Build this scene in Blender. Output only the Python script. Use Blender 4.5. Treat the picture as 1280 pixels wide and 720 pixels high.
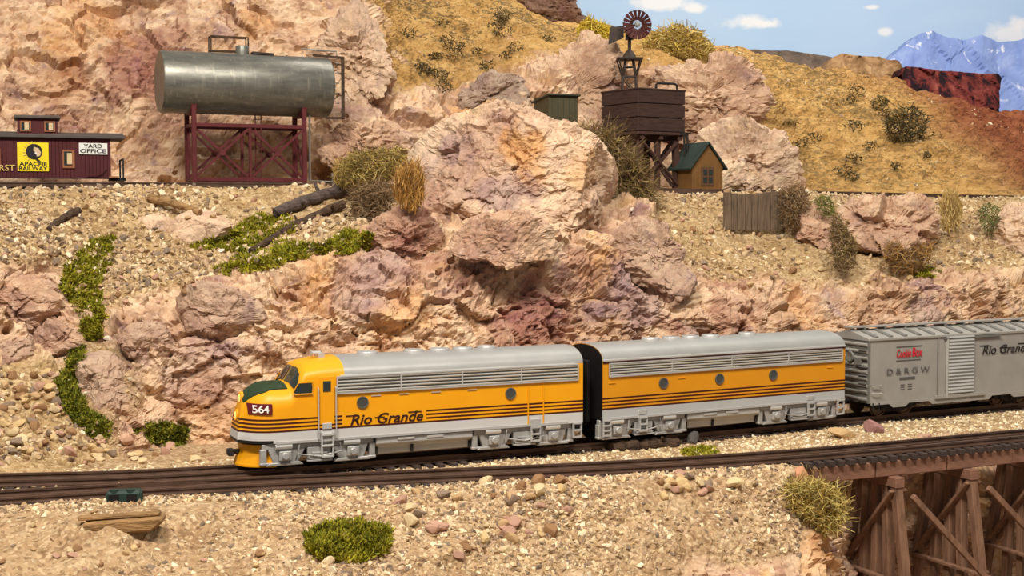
import bpy, bmesh, math, random
import numpy as np
from mathutils import Vector, Matrix
from mathutils.bvhtree import BVHTree

# ------------------------------------------------------------------ clear, camera, world, lights, exposure
for _o in list(bpy.data.objects):
    bpy.data.objects.remove(_o, do_unlink=True)
SC = bpy.context.scene
COL = SC.collection
SC.unit_settings.system = 'METRIC'
SC.unit_settings.scale_length = 0.1          # one unit is ten centimetres: this is an HO model layout
H = 2.6                                      # camera height above the zero level
FPX = 1700.0                                 # focal length in pixels of a 1280 px wide frame
KD = FPX / 1100.0                            # depths below are listed for f = 1100 and stretched by this
HORIZON = 262.0
TH = math.atan((360 - HORIZON) / FPX)
cam_d = bpy.data.cameras.new('camera')
cam_d.sensor_width = 36.0
cam_d.lens = FPX * 36.0 / 1280.0
cam_d.clip_start = 0.05
cam_d.clip_end = 200
cam = bpy.data.objects.new('camera', cam_d)
COL.objects.link(cam)
cam.location = (0, 0, H)
cam.rotation_euler = (math.pi / 2 - TH, 0, 0)
SC.camera = cam

world = bpy.data.worlds.new('room_ambient')
SC.world = world
world.use_nodes = True
_bg = world.node_tree.nodes['Background']
_bg.inputs['Color'].default_value = (1.0, 0.96, 0.93, 1)
_bg.inputs['Strength'].default_value = 0.26

def area_lamp(name, loc, target, sx, sy, power, color):
    l = bpy.data.lights.new(name, 'AREA')
    l.shape = 'RECTANGLE'; l.size = sx; l.size_y = sy
    l.energy = power; l.color = color
    o = bpy.data.objects.new(name, l)
    COL.objects.link(o)
    o.location = loc
    o.rotation_euler = (Vector(target) - Vector(loc)).to_track_quat('-Z', 'Y').to_euler()
    return o
# ceiling lamps of the layout room, then a lamp added for the backdrop
area_lamp('ceiling_lamp', (-2.8, 0.6, H + 8.0), (-0.5, 9.3, H - 0.5), 2.4, 1.0, 1200, (1.0, 0.93, 0.835))
area_lamp('ceiling_lamp.001', (2.6, 1.6, H + 8.0), (1.5, 10.0, H - 0.5), 2.4, 1.0, 860, (1.0, 0.93, 0.835))
area_lamp('backdrop_fill_lamp', (4.0, 14.0, H + 10), (5.0, 22.0, H + 1.0), 6.0, 1.2, 1200, (1.0, 0.95, 0.88))  # added lamp, no room fixture: brings enough light to the sky board

SC.view_settings.view_transform = 'Standard'
SC.view_settings.look = 'None'
SC.view_settings.gamma = 1.0
SC.view_settings.use_curve_mapping = False
SC.view_settings.exposure = 0.0

# ------------------------------------------------------------------ geometry of the view
CT, ST = math.cos(TH), math.sin(TH)
def ray(px, py):
    X = (px - 640.0) / FPX; Y = -(py - 360.0) / FPX
    return Vector((X, CT + Y * ST, -ST + Y * CT))
def at(px, py, d):
    r = ray(px, py); r = r * (d * KD / r.y)
    return Vector((r.x, r.y, r.z + H))
def onz(px, py, z):
    r = ray(px, py); r = r * ((z - H) / r.z)
    return Vector((r.x, r.y, r.z + H))
def proj(p):
    x, y, z = p[0], p[1], p[2] - H
    f = y * CT - z * ST; u = y * ST + z * CT
    return 640 + FPX * x / f, 360 - FPX * u / f

ZR = H - 1.262            # top of the rails of the lower tracks
ZB = ZR - 0.042           # bed the lower tracks lie on
rng = np.random.default_rng(7)
random.seed(7)

# ------------------------------------------------------------------ object helpers
def tag(o, label=None, cat=None, group=None, kind=None):
    if label: o['label'] = label
    if cat: o['category'] = cat
    if group: o['group'] = group
    if kind: o['kind'] = kind
    return o
def link(o, parent=None):
    COL.objects.link(o)
    if parent is not None: o.parent = parent
    return o
def empty(name, loc=(0, 0, 0), rz=0.0):
    o = bpy.data.objects.new(name, None)
    o.empty_display_size = 0.05
    COL.objects.link(o)
    o.location = loc; o.rotation_euler = (0, 0, rz)
    return o
def np_mesh(name, V, F, mat=None, smooth=False, attrs=None):
    """V (n,3) array; F (m,3) or (m,4) int array"""
    me = bpy.data.meshes.new(name)
    V = np.asarray(V, dtype=np.float32); F = np.asarray(F, dtype=np.int32)
    n, k = F.shape
    me.vertices.add(len(V)); me.vertices.foreach_set('co', V.ravel())
    me.loops.add(n * k); me.loops.foreach_set('vertex_index', F.ravel())
    me.polygons.add(n)
    me.polygons.foreach_set('loop_start', np.arange(0, n * k, k, dtype=np.int32))
    me.polygons.foreach_set('loop_total', np.full(n, k, dtype=np.int32))
    me.polygons.foreach_set('use_smooth', np.full(n, smooth, dtype=bool))
    if attrs:
        for an, arr in attrs.items():
            arr = np.asarray(arr, dtype=np.float32)
            a = me.attributes.new(an, 'FLOAT_COLOR', 'POINT')
            if arr.shape[1] == 3: arr = np.concatenate([arr, np.ones((len(arr), 1), np.float32)], 1)
            a.data.foreach_set('color', arr.ravel())
    me.update(calc_edges=True)
    me.validate()
    if mat: me.materials.append(mat)
    return me
def np_obj(name, V, F, mat, parent=None, smooth=False, attrs=None):
    return link(bpy.data.objects.new(name, np_mesh(name, V, F, mat, smooth, attrs)), parent)

class MB:
    """collects simple solids; build() links them as one mesh object"""
    def __init__(s): s.v = []; s.f = []
    def add(s, vs, fs):
        b = len(s.v); s.v += [tuple(v) for v in vs]; s.f += [tuple(i + b for i in f) for f in fs]; return s
    def box(s, c, size, rot=None):
        hx, hy, hz = size[0] / 2, size[1] / 2, size[2] / 2
        vs = [Vector((x, y, z)) for x in (-hx, hx) for y in (-hy, hy) for z in (-hz, hz)]
        if rot is not None: vs = [rot @ v for v in vs]
        c = Vector(c)
        return s.add([v + c for v in vs], [(0, 1, 3, 2), (4, 6, 7, 5), (0, 4, 5, 1), (2, 3, 7, 6), (0, 2, 6, 4), (1, 5, 7, 3)])
    def bar(s, p0, p1, w, h, up=(0, 0, 1)):
        p0, p1 = Vector(p0), Vector(p1); d = p1 - p0; L = d.length
        x = d.normalized(); u = Vector(up)
        if abs(x.dot(u)) > 0.98: u = Vector((0, 1, 0)) if abs(x.y) < 0.9 else Vector((1, 0, 0))
        y = u.cross(x).normalized(); z = x.cross(y)
        return s.box((p0 + p1) / 2, (L, w, h), Matrix((x, y, z)).transposed())
    def cyl(s, p0, p1, r, n=12, r2=None, cap=True):
        p0, p1 = Vector(p0), Vector(p1); x = (p1 - p0).normalized()
        u = Vector((0, 0, 1)) if abs(x.z) < 0.9 else Vector((1, 0, 0))
        y = u.cross(x).normalized(); z = x.cross(y); r2 = r if r2 is None else r2
        vs = []
        for p, q in ((p0, r), (p1, r2)):
            for i in range(n):
                a = 2 * math.pi * i / n
                vs.append(p + y * math.cos(a) * q + z * math.sin(a) * q)
        fs = [(i, (i + 1) % n, n + (i + 1) % n, n + i) for i in range(n)]
        if cap: fs += [tuple(range(n))[::-1], tuple(range(n, 2 * n))]
        return s.add(vs, fs)
    def tube(s, pts, r, n=6, closed=False, taper=None):
        pts = [Vector(p) for p in pts]; m = len(pts); vs = []; fs = []
        ref = Vector((0.31, 0.22, 0.92)).normalized()
        for i, p in enumerate(pts):
            a = pts[(i - 1) % m] if closed or i > 0 else p
            b = pts[(i + 1) % m] if closed or i < m - 1 else p
            t = (b - a).normalized()
            y = ref.cross(t)
            y = y.normalized() if y.length > 1e-4 else Vector((1, 0, 0))
            z = t.cross(y)
            q = r if taper is None else r * taper[i]
            for k in range(n):
                an = 2 * math.pi * k / n
                vs.append(p + y * math.cos(an) * q + z * math.sin(an) * q)
        for i in range(m if closed else m - 1):
            j = (i + 1) % m
            for k in range(n):
                fs.append((i * n + k, i * n + (k + 1) % n, j * n + (k + 1) % n, j * n + k))
        if not closed: fs += [tuple(range(n))[::-1], tuple(range((m - 1) * n, m * n))]
        return s.add(vs, fs)
    def prism(s, poly, a, b, axis='y'):
        """poly in (x,z) for axis y, (y,z) for axis x, (x,y) for axis z, from a to b"""
        def P(p, q):
            return {'y': (p[0], q, p[1]), 'x': (q, p[0], p[1]), 'z': (p[0], p[1], q)}[axis]
        n = len(poly)
        vs = [P(p, a) for p in poly] + [P(p, b) for p in poly]
        fs = [(i, (i + 1) % n, n + (i + 1) % n, n + i) for i in range(n)]
        fs += [tuple(range(n))[::-1], tuple(range(n, 2 * n))]
        return s.add(vs, fs)
    def lathe(s, c, axis, prof, n=20):
        """prof list of (radius, height along axis)"""
        c = Vector(c); x = Vector(axis).normalized()
        u = Vector((0, 0, 1)) if abs(x.z) < 0.9 else Vector((1, 0, 0))
        y = u.cross(x).normalized(); z = x.cross(y); vs = []; fs = []
        for r, h in prof:
            for i in range(n):
                a = 2 * math.pi * i / n
                vs.append(c + x * h + (y * math.cos(a) + z * math.sin(a)) * r)
        for j in range(len(prof) - 1):
            for i in range(n):
                fs.append((j * n + i, j * n + (i + 1) % n, (j + 1) * n + (i + 1) % n, (j + 1) * n + i))
        fs += [tuple(range(n))[::-1], tuple(range((len(prof) - 1) * n, len(prof) * n))]
        return s.add(vs, fs)
    def build(s, name, mat, parent=None, bevel=0.0, smooth=False):
        me = bpy.data.meshes.new(name)
        me.from_pydata(s.v, [], s.f)
        bm = bmesh.new(); bm.from_mesh(me)
        bmesh.ops.recalc_face_normals(bm, faces=bm.faces)
        if bevel > 0:
            try:
                bmesh.ops.bevel(bm, geom=list(bm.edges), offset=bevel, segments=1, affect='EDGES', clamp_overlap=True)
            except Exception: pass
        bm.to_mesh(me); bm.free()
        if smooth:
            for p in me.polygons: p.use_smooth = True
            try: me.set_sharp_from_angle(angle=math.radians(40))
            except Exception: pass
        me.materials.append(mat)
        return link(bpy.data.objects.new(name, me), parent)

def inst(src, parent, loc=None, rot=None, scale=None, name=None):
    o = src.copy()
    COL.objects.link(o); o.parent = parent
    if loc is not None: o.location = loc
    if rot is not None: o.rotation_euler = rot
    if scale is not None: o.scale = scale
    return o
def copy_tree(o, parent=None):
    c = o.copy(); COL.objects.link(c); c.parent = parent
    for ch in o.children: copy_tree(ch, c)
    return c

def text_mesh(txt, size, shear=0.0, depth=0.002, align='LEFT', space=1.0, bold=0.0, xs=1.0):
    cu = bpy.data.curves.new('lettering', 'FONT')
    cu.body = txt; cu.size = size; cu.shear = shear; cu.extrude = depth
    cu.align_x = align; cu.align_y = 'CENTER'; cu.space_character = space; cu.offset = bold
    cu.resolution_u = 3
    tmp = bpy.data.objects.new('tmp', cu); COL.objects.link(tmp)
    bpy.context.view_layer.update()
    dg = bpy.context.evaluated_depsgraph_get()
    me = bpy.data.meshes.new_from_object(tmp.evaluated_get(dg))
    bpy.data.objects.remove(tmp, do_unlink=True); bpy.data.curves.remove(cu)
    for v in me.vertices: v.co.x *= xs
    return me
def lettering(txt, mat, parent, loc, size, facing='front', **kw):
    """text standing upright; 'front' faces local -y"""
    me = text_mesh(txt, size, **kw)
    me.materials.clear(); me.materials.append(mat)
    o = link(bpy.data.objects.new('lettering', me), parent)
    o.location = loc
    o.rotation_euler = (math.pi / 2, 0, 0 if facing == 'front' else math.pi)
    return o

# ------------------------------------------------------------------ material helpers
def lin(c):
    c = [x / 255.0 for x in c[:3]]
    return tuple(x / 12.92 if x <= 0.04045 else ((x + 0.055) / 1.055) ** 2.4 for x in c) + (1.0,)
class NT:
    def __init__(s, name):
        s.m = bpy.data.materials.new(name); s.m.use_nodes = True
        s.t = s.m.node_tree; s.n = s.t.nodes; s.b = s.n['Principled BSDF']
    def node(s, typ, **kw):
        nd = s.n.new(typ)
        for k, v in kw.items():
            if k.startswith('i_'):
                nd.inputs[k[2:].replace('_', ' ')].default_value = v
            else: setattr(nd, k, v)
        return nd
    def l(s, a, b): s.t.links.new(a, b)
    def put(s, v, sock):
        if hasattr(v, 'is_linked') or hasattr(v, 'links'): s.l(v, sock)
        else: sock.default_value = v
    def math(s, op, a, b=0.0, c=None, clamp=False):
        nd = s.node('ShaderNodeMath', operation=op, use_clamp=clamp)
        s.put(a, nd.inputs[0]); s.put(b, nd.inputs[1])
        if c is not None: s.put(c, nd.inputs[2])
        return nd.outputs[0]
    def mix(s, f, a, b, blend='MIX'):
        nd = s.node('ShaderNodeMix', data_type='RGBA', blend_type=blend)
        s.put(f, nd.inputs[0]); s.put(a, nd.inputs[6]); s.put(b, nd.inputs[7])
        return nd.outputs[2]
    def noise(s, vec, scale, detail=5, rough=0.55, dist=0.0):
        nd = s.node('ShaderNodeTexNoise')
        nd.inputs['Scale'].default_value = scale; nd.inputs['Detail'].default_value = detail
        nd.inputs['Roughness'].default_value = rough; nd.inputs['Distortion'].default_value = dist
        if vec is not None: s.l(vec, nd.inputs['Vector'])
        return nd.outputs['Fac']
    def vor(s, vec, scale, feature='F1', out='Distance'):
        nd = s.node('ShaderNodeTexVoronoi', feature=feature)
        nd.inputs['Scale'].default_value = scale
        if vec is not None: s.l(vec, nd.inputs['Vector'])
        return nd.outputs[out]
    def ramp(s, f, stops, interp='LINEAR'):
        nd = s.node('ShaderNodeValToRGB'); cr = nd.color_ramp; cr.interpolation = interp
        while len(cr.elements) < len(stops): cr.elements.new(0.5)
        for e, (p, c) in zip(cr.elements, stops):
            e.position = p; e.color = c if len(c) == 4 else tuple(c) + (1,)
        s.l(f, nd.inputs[0]); return nd.outputs[0]
    def step(s, f, lo, hi):
        nd = s.node('ShaderNodeMapRange'); nd.inputs['From Min'].default_value = lo; nd.inputs['From Max'].default_value = hi
        nd.clamp = True
        s.l(f, nd.inputs['Value']); return nd.outputs[0]
    def coord(s, which='Object'):
        return s.node('ShaderNodeTexCoord').outputs[which]
    def mapping(s, vec, scale=(1, 1, 1), loc=(0, 0, 0), rot=(0, 0, 0)):
        nd = s.node('ShaderNodeMapping')
        nd.inputs['Scale'].default_value = scale; nd.inputs['Location'].default_value = loc; nd.inputs['Rotation'].default_value = rot
        s.l(vec, nd.inputs['Vector']); return nd.outputs[0]
    def bump(s, h, strength=0.5, dist=0.01):
        nd = s.node('ShaderNodeBump'); nd.inputs['Strength'].default_value = strength; nd.inputs['Distance'].default_value = dist
        s.l(h, nd.inputs['Height']); s.l(nd.outputs[0], s.b.inputs['Normal']); return nd
    def fin(s, col=None, rough=0.6, metal=0.0, spec=0.3):
        if col is not None: s.put(col, s.b.inputs['Base Color'])
        s.put(rough, s.b.inputs['Roughness']); s.b.inputs['Metallic'].default_value = metal
        s.b.inputs['Specular IOR Level'].default_value = spec
        return s.m

def paint(name, rgb, rough=0.5, metal=0.0, var=0.12, scale=14.0, bump=0.15, grain=None, spec=0.3):
    """one painted material with slight weathering; grain stretches the noise for wood"""
    t = NT(name); v = t.coord('Object')
    if grain is not None: v = t.mapping(v, scale=grain)
    n = t.noise(v, scale, 6, 0.6)
    c = lin(rgb)
    dark = tuple(x * (1 - 2.2 * var) for x in c[:3]) + (1,)
    lite = tuple(min(1, x * (1 + 1.6 * var) + 0.01 * var) for x in c[:3]) + (1,)
    col = t.ramp(n, [(0.25, dark), (0.5, c), (0.78, lite)])
    if bump: t.bump(t.noise(v, scale * 3, 4, 0.6), bump, 0.01)
    return t.fin(col, rough, metal, spec)

# ------------------------------------------------------------------ numpy noise
def _h(ix, iy, iz, seed):
    with np.errstate(over='ignore'):
        h = (ix.astype(np.uint32) * np.uint32(374761393) + iy.astype(np.uint32) * np.uint32(668265263)
             + iz.astype(np.uint32) * np.uint32(2147483647 - 83) + np.uint32((seed * 974711 + 12345) & 0xffffffff))
        h = (h ^ (h >> np.uint32(13))) * np.uint32(1274126177)
        h = (h ^ (h >> np.uint32(16))) * np.uint32(2246822519)
        return h ^ (h >> np.uint32(15))
def _f(h): return (h & np.uint32(0xffff)).astype(np.float32) / 65535.0
def vnoise(P, seed=0):
    i = np.floor(P).astype(np.int64); f = (P - i).astype(np.float32); u = f * f * (3 - 2 * f)
    out = 0
    for dx in (0, 1):
        wx = u[:, 0] if dx else 1 - u[:, 0]
        for dy in (0, 1):
            wy = u[:, 1] if dy else 1 - u[:, 1]
            for dz in (0, 1):
                wz = u[:, 2] if dz else 1 - u[:, 2]
                out = out + wx * wy * wz * _f(_h(i[:, 0] + dx, i[:, 1] + dy, i[:, 2] + dz, seed))
    return out * 2 - 1
def fbm(P, seed=0, oct=4, gain=0.5):
    a, s, r = 1.0, 1.0, 0
    for k in range(oct):
        r = r + a * vnoise(P * s + 17.3 * k, seed + k); a *= gain; s *= 2.03
    return r
def facet(P, seed=0, tilt=0.9):
    """Worley cells, each a tilted plane: returns plane height and edge distance"""
    i = np.floor(P).astype(np.int64); f = (P - i).astype(np.float32)
    n = len(P); b1 = np.full(n, 9., np.float32); b2 = np.full(n, 9., np.float32); hh = np.zeros(n, np.float32)
    for dx in (-1, 0, 1):
        for dy in (-1, 0, 1):
            for dz in (-1, 0, 1):
                h = _h(i[:, 0] + dx, i[:, 1] + dy, i[:, 2] + dz, seed)
                h2 = h * np.uint32(747796405) + np.uint32(2891336453)
                h2 = h2 ^ (h2 >> np.uint32(14))
                qx = dx + _f(h) * .9 - f[:, 0]; qy = dy + _f(h >> np.uint32(11)) * .9 - f[:, 1]; qz = dz + _f(h2) * .9 - f[:, 2]
                d = qx * qx + qy * qy + qz * qz
                gx = _f(h2 >> np.uint32(5)) - .5; gy = _f(h2 >> np.uint32(9)) - .5; gz = _f(h2 >> np.uint32(15)) - .5
                pl = (_f(h >> np.uint32(5)) - .5) + tilt * -2 * (gx * qx + gy * qy + gz * qz)
                c = d < b1
                b2 = np.where(c, b1, np.minimum(b2, d)); hh = np.where(c, pl, hh); b1 = np.where(c, d, b1)
    return hh, np.sqrt(b2) - np.sqrt(b1)
def terrace(f, n, sharp=0.22):
    """turn a smooth field into chipped steps"""
    g = f * n; k = np.floor(g); r = g - k
    return (k + np.clip((r - (1 - sharp)) / sharp, 0, 1) + r * 0.25) / n
def crag(P, scale=3.0, seed=0, strata=1.2):
    """craggy plaster rock relief of about +-1: broad facets, chipped ledges, fine fractures"""
    Q = P * np.array([scale, scale, scale * strata], np.float32)
    w = np.stack([fbm(Q * 1.4 + 5.1, seed + 50, 3), fbm(Q * 1.4 + 9.7, seed + 60, 3), fbm(Q * 1.4 + 2.3, seed + 70, 3)], 1)
    Q1 = Q + w * 0.30
    h1, e1 = facet(Q1 * 0.8, seed, 1.1)
    h2, e2 = facet(Q1 * 2.6 + 3.3 + w * .25, seed + 1, 1.2)
    # beds dip to one side so that the chipped ledges run aslant
    D = Q @ np.array([[1, 0, .35], [0, 1, 0], [-.35, 0, 1.0]], np.float32)
    f = fbm(D * np.array([.7, .7, 1.3], np.float32), seed + 5, 5, 0.56)
    t1 = terrace(f, 3.2, .25)
    f2 = fbm(D * np.array([2.2, 2.2, 4.2], np.float32) + 7, seed + 8, 4, 0.6)
    t2 = terrace(f2, 3.0, .3)
    fine = np.abs(fbm(Q * 7.0, seed + 12, 3, .6))
    crack = np.exp(-e1 / 0.035) * 0.20 + np.exp(-e2 / 0.05) * 0.10
    return h1 * 0.66 + h2 * 0.32 + t1 * 0.55 + t2 * 0.09 - fine * 0.12 - crack
# ------------------------------------------------------------------ materials
def rock_color(t, v, seed=0.0):
    """painted plaster rock: pink tan, mauve, cream and ochre washes"""
    v2 = t.mapping(v, loc=(seed * 3.1, seed * 1.7, seed * 2.3))
    n1 = t.noise(v2, 2.6, 7, 0.62, 0.6)
    c = t.ramp(n1, [(0.28, lin((138, 108, 98))), (0.40, lin((180, 144, 116))), (0.50, lin((208, 174, 142))),
                    (0.60, lin((224, 196, 162))), (0.72, lin((188, 152, 122)))])
    n2 = t.noise(t.mapping(v2, scale=(1, 1, 1.6), loc=(4, 2, 7)), 4.2, 6, 0.6, 1.0)
    c = t.mix(t.math('MULTIPLY', t.step(n2, 0.54, 0.68), 0.6), c, lin((156, 106, 90)))       # red brown wash
    n3 = t.noise(t.mapping(v2, loc=(8, 1, 3)), 3.1, 5, 0.6, 0.8)
    c = t.mix(t.math('MULTIPLY', t.step(n3, 0.57, 0.70), 0.5), c, lin((206, 166, 100)))       # ochre wash
    n4 = t.noise(t.mapping(v2, loc=(1, 9, 5)), 3.7, 5, 0.6, 0.8)
    c = t.mix(t.math('MULTIPLY', t.step(n4, 0.57, 0.70), 0.65), c, lin((140, 112, 122)))      # mauve wash
    n5 = t.noise(v2, 26, 5, 0.7)
    c = t.mix(t.math('MULTIPLY', t.step(n5, 0.55, 0.72), 0.6), c, lin((246, 222, 200)))       # pale flecks
    n6 = t.noise(t.mapping(v2, loc=(3, 3, 3)), 19, 5, 0.7)
    c = t.mix(t.math('MULTIPLY', t.step(n6, 0.58, 0.74), 0.55), c, lin((110, 74, 66)))
    return c
def rock_height(t, v):
    # chipped plaster: cells tilted at random, in two sizes, over a grainy noise
    wn = t.node('ShaderNodeTexNoise'); wn.inputs['Scale'].default_value = 6.0; wn.inputs['Detail'].default_value = 4; t.l(v, wn.inputs['Vector'])
    wv = t.node('ShaderNodeVectorMath', operation='SCALE'); t.l(wn.outputs['Color'], wv.inputs[0]); wv.inputs['Scale'].default_value = 0.16
    vv = t.node('ShaderNodeVectorMath', operation='ADD'); t.l(v, vv.inputs[0]); t.l(wv.outputs[0], vv.inputs[1])
    def chips(sc):
        q = t.mapping(vv.outputs[0], scale=(sc, sc, sc * 1.4))
        nd = t.node('ShaderNodeTexVoronoi', feature='F1'); nd.inputs['Scale'].default_value = 1.0; t.l(q, nd.inputs['Vector'])
        df = t.node('ShaderNodeVectorMath', operation='SUBTRACT'); t.l(q, df.inputs[0]); t.l(nd.outputs['Position'], df.inputs[1])
        cc = t.node('ShaderNodeVectorMath', operation='SUBTRACT'); t.l(nd.outputs['Color'], cc.inputs[0]); cc.inputs[1].default_value = (.5, .5, .5)
        dt = t.node('ShaderNodeVectorMath', operation='DOT_PRODUCT'); t.l(df.outputs[0], dt.inputs[0]); t.l(cc.outputs[0], dt.inputs[1])
        return dt.outputs['Value']
    a = t.noise(v, 22, 6, 0.65, 0.2)
    return t.math('ADD', t.math('MULTIPLY', a, 0.5), t.math('ADD', t.math('MULTIPLY', chips(7.0), 1.1), t.math('MULTIPLY', chips(17.0), 0.55)))
def rock_mat(name, seed=0.0, tint=None, tf=0.0):
    t = NT(name); v = t.coord('Object')
    c = rock_color(t, v, seed)
    if tint is not None: c = t.mix(tf, c, lin(tint))
    at_ = t.node('ShaderNodeAttribute', attribute_name='stain')
    sep = t.node('ShaderNodeSeparateColor'); t.l(at_.outputs['Color'], sep.inputs[0])
    c = t.mix(sep.outputs[0], c, lin((134, 70, 66)))
    c = t.mix(sep.outputs[1], c, lin((210, 150, 70)))
    c = t.mix(sep.outputs[2], c, lin((142, 116, 128)))
    t.bump(rock_height(t, v), 1.0, 0.04)
    return t.fin(c, 0.88, 0, 0.15)
def terrain_mat(name, sand=((176, 132, 84), (206, 164, 112), (224, 188, 136)), seed=0.0, speck=True):
    """mask attribute: R rock, G scrub, B red dirt; stain attribute as for the rocks"""
    t = NT(name); v = t.coord('Object')
    c_r = rock_color(t, v, seed)
    at2 = t.node('ShaderNodeAttribute', attribute_name='stain')
    sp2 = t.node('ShaderNodeSeparateColor'); t.l(at2.outputs['Color'], sp2.inputs[0])
    c_r = t.mix(sp2.outputs[0], c_r, lin((134, 70, 66)))
    c_r = t.mix(sp2.outputs[1], c_r, lin((210, 150, 70)))
    c_r = t.mix(sp2.outputs[2], c_r, lin((142, 116, 128)))
    n = t.noise(v, 5, 7, 0.65, 0.4)
    c_s = t.ramp(n, [(0.3, lin(sand[0])), (0.5, lin(sand[1])), (0.7, lin(sand[2]))])
    if speck:
        g = t.vor(v, 60, 'F1', 'Color')
        gs = t.node('ShaderNodeSeparateColor'); t.l(g, gs.inputs[0])
        c_s = t.mix(t.math('MULTIPLY', t.step(gs.outputs[0], 0.6, 0.9), 0.5), c_s, lin((120, 88, 62)))
        c_s = t.mix(t.math('MULTIPLY', t.step(gs.outputs[1], 0.7, 0.9), 0.5), c_s, lin((240, 214, 172)))
    a = t.node('ShaderNodeAttribute', attribute_name='mask')
    s = t.node('ShaderNodeSeparateColor'); t.l(a.outputs['Color'], s.inputs[0])
    # scrub: dark olive flecks printed over the sandy hill
    nsx = t.noise(t.mapping(v, scale=(1, 1, 1.8)), 16, 6, 0.72, 0.5)
    nbig = t.noise(v, 1.3, 3, 0.5)
    scr = t.math('MULTIPLY', t.step(t.math('ADD', nsx, t.math('MULTIPLY', nbig, 0.35)), 0.66, 0.76), s.outputs[1])
    c_s = t.mix(t.math('MULTIPLY', scr, 0.9), c_s, lin((96, 80, 52)))
    nl = t.noise(t.mapping(v, loc=(5, 5, 5)), 21, 5, 0.7, 0.3)
    c_s = t.mix(t.math('MULTIPLY', t.math('MULTIPLY', t.step(nl, 0.60, 0.72), s.outputs[1]), 0.6), c_s, lin((232, 204, 160)))
    c_s = t.mix(s.outputs[2], c_s, t.ramp(n, [(0.3, lin((96, 50, 34))), (0.5, lin((124, 70, 46))), (0.72, lin((152, 98, 66)))]))
    c = t.mix(s.outputs[0], c_s, c_r)
    hs = t.math('ADD', t.noise(v, 30, 6, 0.7), t.math('MULTIPLY', t.vor(v, 48), 0.6))
    hm = t.mix(s.outputs[0], hs, rock_height(t, v))
    t.bump(hm, 0.85 if speck else 0.55, 0.03)
    return t.fin(c, 0.92, 0, 0.1)
def attr_mat(name, rough=0.85, scale=30.0, var=0.35, bump=0.4, trans=0.0):
    """colour comes from the pieces' own colour attribute with a little grain"""
    t = NT(name); v = t.coord('Object')
    a = t.node('ShaderNodeAttribute', attribute_name='col').outputs['Color']
    n = t.noise(v, scale, 5, 0.6)
    f = t.ramp(n, [(0.3, (1 - var, 1 - var, 1 - var, 1)), (0.7, (1 + var * .5, 1 + var * .5, 1 + var * .5, 1))])
    c = t.mix(1.0, a, f, 'MULTIPLY')
    if bump: t.bump(t.noise(v, scale * 2, 4, 0.6), bump, 0.01)
    return t.fin(c, rough, 0, 0.15)

M = {}
M['bank'] = terrain_mat('bank_ground', sand=((160, 128, 86), (192, 160, 114), (214, 186, 140)), seed=0.0)
M['fore'] = terrain_mat('foreground_ground', sand=((160, 126, 90), (196, 162, 122), (216, 186, 146)), seed=2.0)
M['back'] = terrain_mat('hill_ground', sand=((152, 114, 62), (184, 144, 86), (204, 168, 108)), seed=1.0, speck=False)
M['rock'] = rock_mat('rock_painted', 0.4)
M['rock_mauve'] = rock_mat('rock_mauve', 1.3, (146, 114, 106), 0.42)
M['rock_pale'] = rock_mat('rock_pale', 2.2, (232, 204, 176), 0.35)
M['rock_pink'] = rock_mat('rock_pink', 3.1, (196, 156, 132), 0.3)
M['rock_grey'] = rock_mat('rock_grey', 3.7, (150, 132, 124), 0.6)
M['rock_dark'] = rock_mat('rock_dark', 4.1, (92, 60, 48), 0.85)
M['stone'] = attr_mat('stone', 0.9, 22, 0.3, 0.5)
M['pebble'] = attr_mat('pebble', 0.9, 60, 0.2, 0)
M['moss'] = attr_mat('moss', 0.95, 20, 0.3, 0)
M['twig'] = attr_mat('twig', 0.9, 30, 0.3, 0)
M['rail'] = paint('rail_brown', (96, 74, 62), 0.45, 0.35, 0.2, 12, 0.1)
M['tie'] = paint('tie_dark', (66, 54, 48), 0.85, 0, 0.25, 20, 0.4, grain=(4, 1, 1))
M['yellow'] = paint('engine_yellow', (232, 158, 8), 0.42, 0, 0.03, 5, 0.03, spec=0.4)
M['silver'] = paint('silver_paint', (186, 184, 180), 0.42, 0.25, 0.06, 9, 0.06, spec=0.5)
M['roofsilver'] = paint('roof_silver', (160, 160, 156), 0.45, 0.25, 0.06, 7, 0.06, spec=0.5)
M['truck_silver'] = paint('truck_silver', (172, 170, 166), 0.45, 0.3, 0.15, 16, 0.15, spec=0.5)
M['chrome'] = paint('bright_silver', (214, 212, 206), 0.3, 0.5, 0.04, 9, 0.03)
M['louver'] = paint('louver_grey', (92, 92, 88), 0.5, 0.2, 0.08, 12, 0.05)
M['black'] = paint('black_plastic', (22, 20, 20), 0.6, 0, 0.2, 15, 0.1)
M['under'] = paint('underframe_black', (38, 34, 32), 0.75, 0, 0.25, 18, 0.2)
M['darkred'] = paint('number_red', (92, 20, 24), 0.5, 0, 0.05)
M['white'] = paint('white_print', (232, 226, 214), 0.6, 0, 0.04)
M['letter'] = paint('letter_dark', (52, 22, 14), 0.6, 0, 0.05)
M['ink'] = paint('ink_black', (34, 30, 30), 0.6, 0, 0.05)
M['ink_grey'] = paint('ink_grey', (92, 88, 84), 0.6, 0, 0.05)
M['redink'] = paint('ink_red', (196, 34, 52), 0.6, 0, 0.05)
M['antiglare'] = paint('antiglare_green', (40, 58, 34), 0.7, 0, 0.08)
M['boxgrey'] = paint('boxcar_grey', (158, 154, 146), 0.5, 0.1, 0.06, 6, 0.06)
M['boxdoor'] = paint('boxcar_door_grey', (186, 184, 176), 0.45, 0.15, 0.05, 6, 0.05)
M['boxdark'] = paint('boxcar_end_grey', (120, 118, 112), 0.5, 0.15, 0.08, 8, 0.06)
M['tankmetal'] = None
M['oxide'] = paint('oxide_red_steel', (92, 36, 38), 0.6, 0.05, 0.15, 14, 0.15)
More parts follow.
